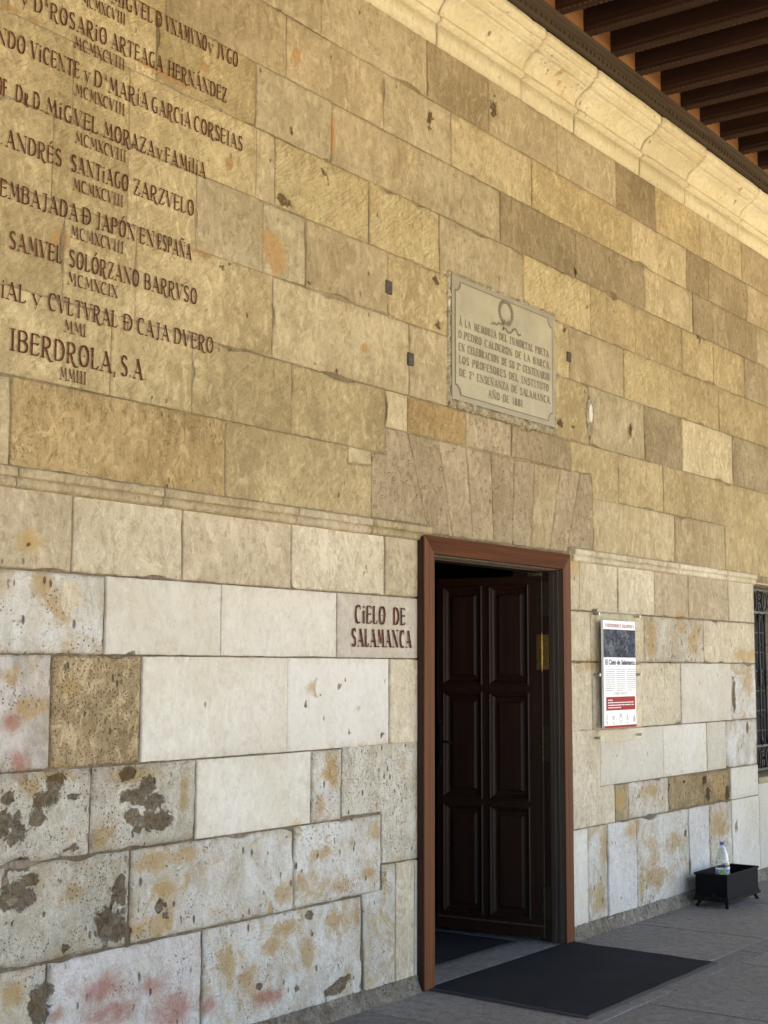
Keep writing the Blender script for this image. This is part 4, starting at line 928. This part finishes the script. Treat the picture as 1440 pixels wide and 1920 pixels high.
# hinges
for (z0, z1, mt) in ((1.852, 2.045, M_DBRASS), (1.54, 1.742, M_BRASS), (1.015, 1.217, M_DBRASS), (.125, .31, M_DBRASS)):
    b = MB(); b.cbox(-.0365, -.0325, .002, .034, z0, z1, .001); b.cbox(-.0405, -.0365, -.044, -.008, z0, z1, .001)
    for i in range(7):
        za = z0 + (z1 - z0) * i / 7; b.lathe([(.001, za + .001), (.0065, za + .001), (.0065, za + (z1 - z0) / 7 - .002), (.001, za + (z1 - z0) / 7 - .002)], -.042, -.003, 10)
    b.lathe([(.001, z0 - .014), (.005, z0 - .008), (.004, z0), (.001, z0)], -.042, -.003, 8)
    b.lathe([(.001, z1), (.004, z1), (.005, z1 + .008), (.001, z1 + .014)], -.042, -.003, 8)
    for sz in (.2, .5, .8): b.lathe([(.0005, 0), (.002, .001)], -.048, -.03, 6) if False else None
    lp(b, 'hinge', mt, label='bright brass butt hinge' if mt is M_BRASS else 'tarnished dark hinge')
# handle plate and lever
b = MB(); b.cbox(-.046, -.033, .660, .690, .985, 1.21, .006); b.tube([(-.046, .675, 1.115), (-.085, .675, 1.115), (-.088, .64, 1.113), (-.086, .585, 1.108), (-.080, .57, 1.10)], [.009, .008, .008, .007, .006], 8)
b.tube([(-.047, .675, 1.225), (-.05, .675, 1.245)], [.018, .004], 8); b.tube([(-.047, .675, .985), (-.05, .675, .962)], [.016, .004], 8)
lp(b, 'handle', M_BLACK, label='black iron lever handle on a long plate')
# other leaf, folded open against the left reveal
b = MB(); b.cbox(5.955, 5.998, .16, .80, .022, 2.075, .004)
for (y0, y1) in ((.2, .44), (.5, .76)):
    for (z0, z1) in rowsz: b.cbox(5.994, 6.006, y0, y1, z0, z1, .004)
o = dpart(b, 'door_leaf', M_DOOR, label='dark leaf folded back on the left side')
# dark room behind
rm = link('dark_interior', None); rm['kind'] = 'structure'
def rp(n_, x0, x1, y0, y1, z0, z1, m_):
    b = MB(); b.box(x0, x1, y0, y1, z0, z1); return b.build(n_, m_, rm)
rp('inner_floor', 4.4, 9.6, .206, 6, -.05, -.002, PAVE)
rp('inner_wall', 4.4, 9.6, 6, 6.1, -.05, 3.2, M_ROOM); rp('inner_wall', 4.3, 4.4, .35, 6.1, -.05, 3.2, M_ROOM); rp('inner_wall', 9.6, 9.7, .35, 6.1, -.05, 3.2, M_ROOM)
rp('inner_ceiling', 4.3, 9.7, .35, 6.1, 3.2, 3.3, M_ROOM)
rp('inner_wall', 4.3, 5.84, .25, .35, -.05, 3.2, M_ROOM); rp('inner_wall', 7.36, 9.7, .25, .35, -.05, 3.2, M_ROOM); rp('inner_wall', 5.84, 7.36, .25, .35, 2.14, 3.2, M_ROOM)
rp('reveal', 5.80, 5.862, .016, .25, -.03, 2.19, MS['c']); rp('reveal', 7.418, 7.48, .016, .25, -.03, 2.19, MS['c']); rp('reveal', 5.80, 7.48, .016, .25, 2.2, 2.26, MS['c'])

# ------------------------------------------------------------------ mats
def mat_cloth():
    k = NT('dark blue black ribbed carpet')
    v = k.coord()
    f = k.noise(v, 260, 3, .7); b_ = k.noise(v, 3, 5, .6); s_ = k.noise(v, 38, 5, .8)
    c = k.mix(k.ramp(b_, .35, .65), (.0085, .0095, .0135, 1), (.014, .0155, .020, 1))
    c = k.mix(k.ramp(f, .45, .7, 0, .5), c, (.036, .038, .046, 1))
    c = k.mix(k.ramp(s_, .72, .76, 0, .7), c, (.18, .17, .16, 1))
    k.link(c, k.b.inputs['Base Color']); k.b.inputs['Roughness'].default_value = .95; k.b.inputs['Specular IOR Level'].default_value = .15
    w_ = k.noise(k.mapping(v, (1, 1, 1)), 420, 2, .6)
    k.link(k.bump(k.math('ADD', f, w_), .9, .003), k.b.inputs['Normal'])
    return k.m
M_MAT = mat_cloth()
M_RUB = simple('grey black rubber edge', (.04, .04, .045), .6, grain=.3, gscale=60)
def door_mat(name, label, corners, loc):
    t = thing(name, label, 'mat', loc)
    A, B, C_, D_ = [Vector(c + (0,)) - Vector((loc[0], loc[1], 0)) for c in corners]
    nx, ny = 60, 36
    def pt(u, v):
        p = A.lerp(B, u).lerp(D_.lerp(C_, u), v)
        e = .006 * noise.noise(Vector((u * 9, v * 3, loc[0]))) * (1 if v > .5 else .3)
        z = .0085 + .0022 * noise.noise(Vector((p.x * 5, p.y * 5, 2))) + .0016 * math.sin(p.y * 22 + noise.noise(Vector((p.x * 2, 0, 0))) * 3) * .6
        return Vector((p.x, p.y + e, z))
    vs = []; fs = []
    for j in range(ny + 1):
        for i in range(nx + 1):
            p = pt(.014 + .972 * i / nx, .02 + .96 * j / ny); vs.append(p)
    for j in range(ny):
        for i in range(nx): a = j * (nx + 1) + i; fs.append((a, a + 1, a + nx + 2, a + nx + 1))
    link('carpet', mesh('carpet', vs, fs, True), M_MAT, t)
    # rubber rim
    ring = [(i / 40, 0) for i in range(40)] + [(1, i / 24) for i in range(24)] + [(1 - i / 40, 1) for i in range(40)] + [(0, 1 - i / 24) for i in range(24)]
    vs = []; n = len(ring)
    for (u, v) in ring:
        p = pt(u, v); vs.append(Vector((p.x, p.y, .001)))
    for (u, v) in ring:
        p = pt(u, v); vs.append(Vector((p.x, p.y, .0035)))
    for (u, v) in ring:
        p = pt(.014 + .972 * u, .02 + .96 * v); vs.append(Vector((p.x, p.y, p.z - .001)))
    fs = [(q * n + i, q * n + (i + 1) % n, (q + 1) * n + (i + 1) % n, (q + 1) * n + i) for q in range(2) for i in range(n)]
    link('rubber_edge', mesh('rubber_edge', vs, fs), M_RUB, t)
door_mat('door_mat', 'dark blue black mat lying on the paving outside the open door', [(5.873, -.012), (7.36, -.008), (7.30, -.918), (5.815, -.933)], (6.6, -.47, .002))
door_mat('door_mat', 'dark blue mat on the floor inside the doorway behind the threshold', [(5.99, .92), (7.17, .92), (7.17, .222), (5.99, .222)], (6.6, .57, .002))

# ------------------------------------------------------------------ poster in an acrylic holder
PO = thing('poster_holder', 'clear acrylic wall panel with a tall white and red information poster, right of the door', 'poster', (8.0, 0, 1.11))
def pp(o): return onto(o, PO)
k = NT('clear acrylic')
tr = k.n('BsdfTransparent'); tr.inputs[0].default_value = (.92, .92, .91, 1)
gl = k.n('BsdfGlossy'); gl.inputs['Roughness'].default_value = .03; gl.inputs[0].default_value = (1, 1, 1, 1)
mx = k.n('MixShader'); mx.inputs[0].default_value = .03
k.link(tr.outputs[0], mx.inputs[1]); k.link(gl.outputs[0], mx.inputs[2])
k.link(mx.outputs[0], k.t.nodes['Material Output'].inputs[0])
M_ACR = k.m
b = MB(); b.cbox(7.700, 8.290, -.034, -.030, 1.108, 1.905, .0012); pp(b.build('acrylic_sheet', M_ACR))
M_STEEL = simple('brushed steel', (.35, .34, .32), .35, metal=.9)
for x, z in ((7.715, 1.875), (8.275, 1.875), (7.715, 1.51), (8.275, 1.51), (7.715, 1.135), (8.275, 1.135)):
    b = MB(); b.tube([(x, .004, z), (x, -.029, z)], .008, 10); b.tube([(x, -.0345, z), (x, -.041, z)], .010, 10); pp(b.build('standoff', M_STEEL))
M_PAPER = simple('white poster paper', (.74, .75, .78), .35)
M_PRED = simple('poster red', (.30, .010, .012), .6, spec=.2)
M_PNAVY = simple('poster dark blue ink', (.012, .045, .08), .6, spec=.2)
M_PGREY = simple('poster grey ink', (.22, .22, .25), .5)
X0, X1, Z0, Z1 = 7.742, 8.178, 1.190, 1.838
b = MB(); b.cbox(X0, X1, -.050, -.0345, Z0, Z1, .001); pp(b.build('poster_board', M_PAPER))
def flat(name, x0, x1, z0, z1, m_, y=-.0508):
    return pp(link(name, mesh(name, [(x0, y, z0), (x1, y, z0), (x1, y, z1), (x0, y, z1)], [(0, 1, 2, 3)]), m_))
PU = lambda u: X0 + (X1 - X0) * u
PV = lambda v: Z1 - (Z1 - Z0) * v
k = NT('printed ceiling fresco photograph')
v = k.coord()
a = k.noise(v, 26, 8, .7, 1.5); a2 = k.noise(v, 6, 4, .6, .6)
c = k.mix(k.ramp(a, .38, .66), (.010, .012, .018, 1), (.19, .215, .25, 1))
c = k.mix(k.ramp(a2, .42, .62, 0, .8), c, (.035, .04, .06, 1))
c = k.mix(k.ramp(k.noise(v, 14, 4), .6, .7, 0, .6), c, (.22, .20, .17, 1))
k.link(c, k.b.inputs['Base Color']); k.b.inputs['Roughness'].default_value = .8; k.b.inputs['Specular IOR Level'].default_value = .08
flat('fresco_picture', X0, X1, PV(.345), PV(.082), k.m)
flat('red_box', PU(.06), PU(.965), PV(.838), PV(.712), M_PRED)
flat('red_band', X0, X1, Z0, PV(.978), M_PRED)
def textobj(body, x0, x1, z, m_, y=-.0514, bold=0.0, hh=None, par='p', nm='printed_line'):
    cu = bpy.data.curves.new('t', 'FONT'); cu.body = body; cu.size = 1; cu.offset = bold; cu.resolution_u = 3
    o = bpy.data.objects.new('t', cu); COL.objects.link(o)
    bpy.context.view_layer.update()
    me = bpy.data.meshes.new_from_object(o.evaluated_get(bpy.context.evaluated_depsgraph_get()))
    bpy.data.objects.remove(o)
    xs = [v.co.x for v in me.vertices]; ys = [v.co.y for v in me.vertices if True]
    sx = (x1 - x0) / (max(xs) - min(xs)); sy = (hh / .72) if hh else sx
    mx = min(xs)
    for v in me.vertices: v.co = Vector((x0 + (v.co.x - mx) * sx, y, z + v.co.y * sy))
    me.materials.clear()
    return pp(link(nm, me, m_))
V, F = lettering([['VNIVERSIDAD Ð SALAMANCA'.replace('Ð', 'D'), PU(.06), PU(.95)]], PV(.062), .020, 'wall', .20, -.0512)
pp(link('printed_heading', mesh('printed_heading', V, F), M_PRED))
textobj('El Cielo de Salamanca', PU(.05), PU(.97), PV(.412), M_PNAVY, bold=.025, hh=.031)
V, F = lettering([['ENTRADA GRATUITA', PU(.28), PU(.75)]], PV(.692), .013, 'plaque', .16, -.0512)
pp(link('printed_line', mesh('printed_line', V, F), M_PGREY))
# three columns of body text too small to read: rows of broken ink marks
V = []; F = []
def mark(x0, x1, z0, z1, y=-.0512):
    n = len(V); V.extend([(x0, y, z0), (x1, y, z0), (x1, y, z1), (x0, y, z1)]); F.append((n, n + 1, n + 2, n + 3))
for ccol in range(3):
    cu0 = .06 + ccol * .325
    for rw in range(11):
        u = cu0; end = cu0 + (.275 if rw < 10 else .2)
        while u < end:
            wl = random.uniform(.012, .045)
            mark(PU(u), PU(min(end, u + wl)), PV(.452 + rw * .0197 + .007), PV(.452 + rw * .0197))
            u += wl + .010
for i in range(4):
    pass
pp(link('body_text', mesh('body_text', V, F), M_PGREY, kind='stuff'))
V = []; F = []
for rw, e in enumerate((.25, .90, .88, .48)):
    u = .11
    while u < e:
        wl = random.uniform(.015, .05); mark(PU(u), PU(u + wl), PV(.738 + rw * .0235 + .009), PV(.738 + rw * .0235), -.0516); u += wl + .010
pp(link('red_box_text', mesh('red_box_text', V, F), M_PAPER))
# line pictograms and crest
V = []; F = []
def stroke(pts, wd, y=-.0512):
    for q, ((ax, az), (bx, bz)) in enumerate(zip(pts, pts[1:])):
        d = Vector((bx - ax, bz - az)); L = d.length
        if L < 1e-6: continue
        nn = Vector((-d.y, d.x)) / L * wd / 2; n = len(V); yy = y - (q % 5) * .00005
        V.extend([(ax - nn.x, yy, az - nn.y), (bx - nn.x, yy, bz - nn.y), (bx + nn.x, yy, bz + nn.y), (ax + nn.x, yy, az + nn.y)]); F.append((n, n + 1, n + 2, n + 3))
def picto(u, kind):
    cx = PU(u); cz = PV(.90); s = .016
    if kind != 1:
        stroke([(cx - s, cz + 1.6 * s), (cx + .3 * s, cz - .5 * s)], .0025); stroke([(cx + s, cz + 1.6 * s), (cx - .3 * s, cz - .5 * s)], .0025)
    if kind == 0: stroke([(cx + a * s * .6, cz - s + b_ * s) for a, b_ in arc(0, 0, 1, .8, 0, 360, 12)], .0022)
    if kind == 1:
        stroke([(cx + a * s * 1.2, cz - .3 * s + b_ * s) for a, b_ in arc(0, 0, 1, .8, 0, 360, 12)], .0022); stroke([(cx, cz - s), (cx, cz + .5 * s)], .003); stroke([(cx - s, cz - .3 * s), (cx + s, cz - .3 * s)], .002)
    if kind == 2: stroke([(cx - 1.3 * s, cz - 1.4 * s), (cx - 1.3 * s, cz), (cx, cz + .9 * s), (cx + 1.3 * s, cz), (cx + 1.3 * s, cz - 1.4 * s), (cx - 1.3 * s, cz - 1.4 * s)], .0022)
    if kind == 3:
        stroke([(cx - .8 * s, cz - 1.2 * s), (cx + .8 * s, cz - .2 * s)], .002); stroke([(cx + .8 * s, cz - 1.2 * s), (cx - .8 * s, cz - .2 * s)], .002); stroke([(cx - s, cz - 1.3 * s), (cx + s, cz - 1.3 * s)], .002)
    for q in range(3): mark(cx - .012 + q * .002, cx + .012 - q * .002, PV(.945 + q * .010 + .004), PV(.945 + q * .010))
for u, kd in ((.08, 0), (.28, 1), (.50, 2), (.71, 3)): picto(u, kd)
pp(link('pictograms', mesh('pictograms', V, F), M_PGREY, kind='stuff'))
V = []; F = []
cx, cz = PU(.93), PV(.928)
V = [(cx + a * .016, -.0512, cz + b_ * .020) for a, b_ in arc(0, 0, 1, 1, 0, 350, 16)]; F = [tuple(range(len(V)))]
stroke([(cx, cz + .018), (cx, cz + .034)], .006)
pp(link('crest', mesh('crest', V, F), simple('pale grey ink', (.38, .39, .42), .5)))
V, F = [], []
V, F = lettering([['MCMX', 8.235, 8.28]], 1.125, .010, 'plaque', .2, -.0348) if False else ([], [])

# ------------------------------------------------------------------ black trough with a bottle
BX = thing('black_trough', 'black metal trough on splayed feet standing against the wall foot', 'box', (9.215, -.19, 0))
M_TR = simple('scratched black painted metal', (.003, .0033, .005), .7, grain=.6, gscale=30, bump=.0015, spec=.12)
M_TR2 = simple('worn dark metal rim', (.009, .0085, .008), .7, grain=.6, gscale=40, spec=.1)
bx0, bx1, by0, by1 = 8.945, 9.485, -.305, -.085
def bxp(b, n_, m_): o = b.build(n_, m_); return onto(o, BX)
b = MB(); b.cbox(bx0, bx1, by0, by0 + .010, .06, .215, .002); bxp(b, 'side_plate', M_TR)
b = MB(); b.cbox(bx0, bx1, by1 - .010, by1, .06, .215, .002); bxp(b, 'side_plate', M_TR)
b = MB(); b.cbox(bx0 + .001, bx0 + .011, by0 + .011, by1 - .011, .06, .215, .002); bxp(b, 'end_plate', M_TR)
b = MB(); b.cbox(bx1 - .011, bx1 - .001, by0 + .011, by1 - .011, .06, .215, .002); bxp(b, 'end_plate', M_TR)
b = MB(); b.box(bx0 + .004, bx1 - .004, by0 + .004, by1 - .004, .061, .068); bxp(b, 'bottom', M_TR)
b = MB(); e = .008
for z0, z1, ee in ((.204, .218, .006), (.040, .060, .012), (.060, .072, .006)):
    b.cbox(bx0 - ee, bx1 + ee, by0 - ee, by0 - .0005, z0, z1, .002); b.cbox(bx0 - ee, bx1 + ee, by1 + .0005, by1 + ee, z0, z1, .002)
    b.cbox(bx0 - ee, bx0 - .0005, by0 - .0005, by1 + .0005, z0, z1, .002); b.cbox(bx1 + .0005, bx1 + ee, by0 - .0005, by1 + .0005, z0, z1, .002)
bxp(b, 'rim', M_TR2)
b = MB(); b.box(bx0 + .0, bx1, by0, by1, .042, .059); bxp(b, 'base_plate', M_TR)
for x, sx in ((bx0 + .03, -1), (bx1 - .03, 1)):
    for y, sy in ((by0 + .02, -1), (by1 - .02, 1)):
        b = MB(); b.tube([(x, y, .041), (x + sx * .012, y + sy * .008, .02), (x + sx * .026, y + sy * .014, .001)], [.013, .010, .012], 8)
        bxp(b, 'foot', M_TR)
b = MB(); b.tube([(bx0 + .0, -.215, .085), (bx0 - .012, -.215, .085)], .009, 10); b.tube([(bx0 - .012, -.215, .085), (bx0 - .02, -.215, .092), (bx0 - .014, -.215, .066)], .003, 6)
bxp(b, 'ring_pull', M_DBRASS)

BO = thing('water_bottle', 'clear plastic water bottle with a blue cap standing in the black trough', 'bottle', (9.13, -.20, .069))
k = NT('clear bottle plastic')
tr = k.n('BsdfTransparent'); tr.inputs[0].default_value = (.90, .93, .95, 1)
gl = k.n('BsdfGlossy'); gl.inputs['Roughness'].default_value = .06
lw = k.n('LayerWeight'); lw.inputs['Blend'].default_value = .35
mx = k.n('MixShader'); k.link(k.ramp(lw.outputs['Facing'], 0, 1, .06, .55), mx.inputs[0])
k.link(tr.outputs[0], mx.inputs[1]); k.link(gl.outputs[0], mx.inputs[2])
k.link(mx.outputs[0], k.t.nodes['Material Output'].inputs[0])
M_PET = k.m
prof = [(.001, .069), (.038, .070), (.045, .082), (.046, .19), (.0455, .20), (.048, .222), (.0485, .24), (.046, .243), (.0475, .25), (.047, .268), (.044, .272), (.044, .278), (.040, .300), (.033, .330), (.024, .355), (.015, .370), (.0135, .376), (.0135, .384)]
b = MB(); b.lathe(prof, 9.13, -.20, 28); onto(b.build('bottle_body', M_PET, smooth=True), BO)
wp = [(.001, .073), (.037, .074), (.0435, .086), (.0440, .155), (.001, .155)]
k = NT('water'); k.b.inputs['Base Color'].default_value = (.9, .95, .97, 1); k.b.inputs['Roughness'].default_value = .0; k.b.inputs['Transmission Weight'].default_value = 1; k.b.inputs['IOR'].default_value = 1.33
b = MB(); b.lathe(wp, 9.13, -.20, 24); onto(b.build('water', k.m, smooth=True), BO)
b = MB(); b.lathe([(.001, .384), (.0155, .384), (.0160, .386), (.0160, .400), (.0145, .403), (.001, .4035)], 9.13, -.20, 20); onto(b.build('cap', simple('blue plastic cap', (.06, .13, .42), .35), smooth=False), BO)
k = NT('printed bottle label')
v = k.coord('Object')
sx = k.n('SeparateXYZ'); k.link(v, sx.inputs[0])
n1 = k.noise(v, 30, 2, .5)
c = k.mix(k.ramp(n1, .46, .54), (.70, .72, .80, 1), (.30, .34, .62, 1))
c = k.mix(k.ramp(k.noise(v, 18, 1), .55, .6), c, (.45, .62, .08, 1))
k.link(c, k.b.inputs['Base Color']); k.b.inputs['Roughness'].default_value = .35
b = MB(); b.lathe([(.0470, .165), (.0474, .168), (.0474, .224), (.0486, .228)], 9.13, -.20, 28); onto(b.build('label', k.m, smooth=True), BO)

# ------------------------------------------------------------------ barred window
WN = thing('barred_window', 'window behind a black wrought iron grille at the right edge', 'window', (10.89, .12, .72))
def wn(b, n_, m_, **kk): return onto(b.build(n_, m_, **kk), WN)
wx0, wx1, wz0, wz1 = 10.34, 11.44, .745, 2.175
b = MB(); b.box(wx0 - .06, wx0 - .006, .016, .42, .70, 2.21); wn(b, 'reveal', MS['c'])
b = MB(); b.box(wx1 + .012, wx1 + .07, .016, .42, .70, 2.21); wn(b, 'reveal', MS['c'])
b = MB(); b.box(wx0 - .006, wx1 + .012, .016, .42, 2.19, 2.25); wn(b, 'lintel', MS['c'])
b = MB(); b.cbox(wx0 - .005, wx1 + .011, -.004, .42, .70, .742, .006); wn(b, 'sill', MS['g'])
M_PANE = simple('dark window glass', (.03, .032, .036), .12, spec=.6)
b = MB(); b.box(wx0, wx1, .34, .345, wz0, wz1)
wn(b, 'glass', M_PANE)
zz = [wz0 + .02, .93, 1.085, 1.24, 1.385, 1.53, 1.68, 1.84, 1.895, 2.05, 2.16]
for z in [.90, 1.05, 1.21, 1.37, 1.53, 1.68, 1.84, 2.0]:
    b = MB(); b.box(wx0, wx1, .328, .339, z - .006, z + .006); wn(b, 'muntin', simple('grey muntin', (.10, .10, .105), .5) if 'grey muntin' not in bpy.data.materials else bpy.data.materials['grey muntin'])
for x in [10.42, 10.60, 10.80, 10.89, 10.98, 11.18, 11.36]:
    b = MB(); b.box(x - .007, x + .007, .330, .3385, wz0, wz1); wn(b, 'muntin', bpy.data.materials['grey muntin'])
gy = .13
b = MB(); 
for z in (wz1 - .012, 1.985, .955, wz0 + .03): b.cbox(wx0 - .01, wx1 + .01, gy - .006, gy + .006, z - .010, z + .010, .002)
wn(b, 'grille_rail', M_BLACK)
for x in [wx0 + .03 + .128 * i for i in range(9)]:
    b = MB()
    pr = [(.001, .955), (.010, .955), (.011, .99), (.017, 1.0), (.011, 1.012), (.007, 1.04), (.0065, 1.17), (.014, 1.185), (.0065, 1.20), (.008, 1.40), (.010, 1.42), (.018, 1.445), (.012, 1.465), (.020, 1.485), (.012, 1.505), (.018, 1.525), (.009, 1.55), (.0065, 1.72), (.013, 1.735), (.0065, 1.75), (.008, 1.90), (.014, 1.93), (.018, 1.95), (.010, 1.965), (.010, 1.985), (.001, 1.985)]
    b.lathe(pr, x, gy, 10); wn(b, 'baluster', M_BLACK, smooth=True)
def scroll(cx, cz, s, flip=1):
    pts = []
    for i in range(26):
        t = i / 25 * 2.2 * 2 * math.pi / 1.6
        r = s * (1 - i / 27)
        pts.append((cx + flip * r * math.cos(t + math.pi / 2), gy, cz + r * math.sin(t + math.pi / 2)))
    return pts
for zc in (2.075, .862):
    x = wx0 + .085; i = 0
    while x < wx1 - .05:
        b = MB()
        if i % 2 == 0:
            b.tube([(x + .055 * math.cos(t), gy, zc + .078 * math.sin(t)) for t in [2 * math.pi * q / 24 for q in range(25)]], .0065, 6)
        else:
            b.tube(scroll(x, zc + .040, .036), .0065, 6); b.tube([(p[0], p[1], 2 * zc - p[2]) for p in scroll(x, zc + .040, .036)], .0065, 6)
        wn(b, 'scroll', M_BLACK); x += .115; i += 1

# ------------------------------------------------------------------ wooden ceiling
CE = thing('beamed_ceiling', 'dark carved timber ceiling with close beams over the gallery', 'ceiling', (8, -2, 5.27))
def ce(b, n_, m_, **kk): return onto(b.build(n_, m_, **kk), CE)
# carved wall plate lying on the cornice
b = MB(); b.prism([(.01, 5.203), (-.165, 5.203), (-.195, 5.188), (-.212, 5.192), (-.222, 5.205), (-.226, 5.232), (-.240, 5.238), (-.250, 5.250), (-.262, 5.255), (-.268, 5.272), (.01, 5.272)], -3, 24)
ce(b, 'wall_plate', M_PLATE)
V = MB(); x = 4.5
while x < 13:
    hh = random.uniform(.018, .034); V.cbox(x, x + random.uniform(.008, .014), -.2300, -.2215, 5.204, 5.204 + hh, .002); x += random.uniform(.045, .062)
o = ce(V, 'dentil_row', M_PLATE)
BXS = [7.18, 7.53, 7.87, 8.25, 8.56, 8.88, 9.23, 9.57, 9.95]
BXS = [7.18 - .345 * i for i in range(29, 0, -1)] + BXS + [9.95 + .345 * i for i in range(1, 40)]
beam_me = None
def beam_mesh():
    b = MB(); y0, y1 = -5.3, -.20
    prof = [(0, .215), (0, .030), (.004, .024), (.010, .018), (.010, .010), (.018, .002), (.085, .002), (.093, .010), (.093, .018), (.099, .024), (.103, .030), (.103, .215)]
    ny = 60; vs = []; m = len(prof)
    for j in range(ny + 1):
        y = y0 + (y1 - y0) * j / ny
        for q, (px, pz) in enumerate(prof):
            nn = noise.noise(Vector((y * 3, q, 0))) * .002
            vs.append((px + nn, y, pz + nn))
    fs = [(j * m + q, j * m + (q + 1) % m, (j + 1) * m + (q + 1) % m, (j + 1) * m + q) for j in range(ny) for q in range(m)]
    me = mesh('beam', vs, fs)
    return me
def rope_mesh():
    # notched rope carving along both lower arrises and the soffit
    b = MB(); y = -5.25; i = 0
    while y < -.27:
        for x0, x1 in ((.012, .034), (.069, .091)):
            b.add([(x0, y, .0035), (x1, y + .012, .0035), (x1, y + .030, .0035), (x0, y + .018, .0035), ((x0 + x1) / 2, y + .008, -.003), ((x0 + x1) / 2, y + .022, -.003)],
                  [(0, 1, 4), (1, 2, 5, 4), (2, 3, 5), (3, 0, 4, 5)])
        y += .034
    return mesh('carving', b.v, b.f)
bme, rme = beam_mesh(), rope_mesh()
bme.materials.append(M_BEAM); rme.materials.append(M_CARVE)
for x in BXS:
    o = bpy.data.objects.new('beam', bme); COL.objects.link(o); o.parent = CE
    o.location = Vector((x, 0, 5.273)) - CE.location
    if x > 5 and x < 12:
        c = bpy.data.objects.new('carving', rme); COL.objects.link(c); c.parent = o
for i, (a, b_) in enumerate(zip(BXS, BXS[1:])):
    b = MB(); b.box(a + .104, b_ - .001, -.262, -.245, 5.2735, 5.47); ce(b, 'infill_panel', M_PANEL)
pl = bpy.data.meshes.new('plank')
for i in range(15):
    y0 = -5.3 + .34 * i
    b = MB(); b.box(-3, 24, y0 + .003, y0 + .337, 5.489, 5.515); ce(b, 'ceiling_board', M_BEAM)
b = MB(); b.box(-3, 24, -5.34, .35, 5.52, 5.6); ce(b, 'roof_slab', M_MORTAR)
b = MB(); b.box(-3, 24, -5.56, -5.31, 5.0, 5.6); ce(b, 'outer_beam', M_BEAM)
# solid masonry above and behind so no sky leaks in
b = MB(); b.box(-3, 24, .10, .35, 5.21, 5.52); b.build('upper_masonry', M_MORTAR, WALL)
for xx in (-3.2, 24):
    pass
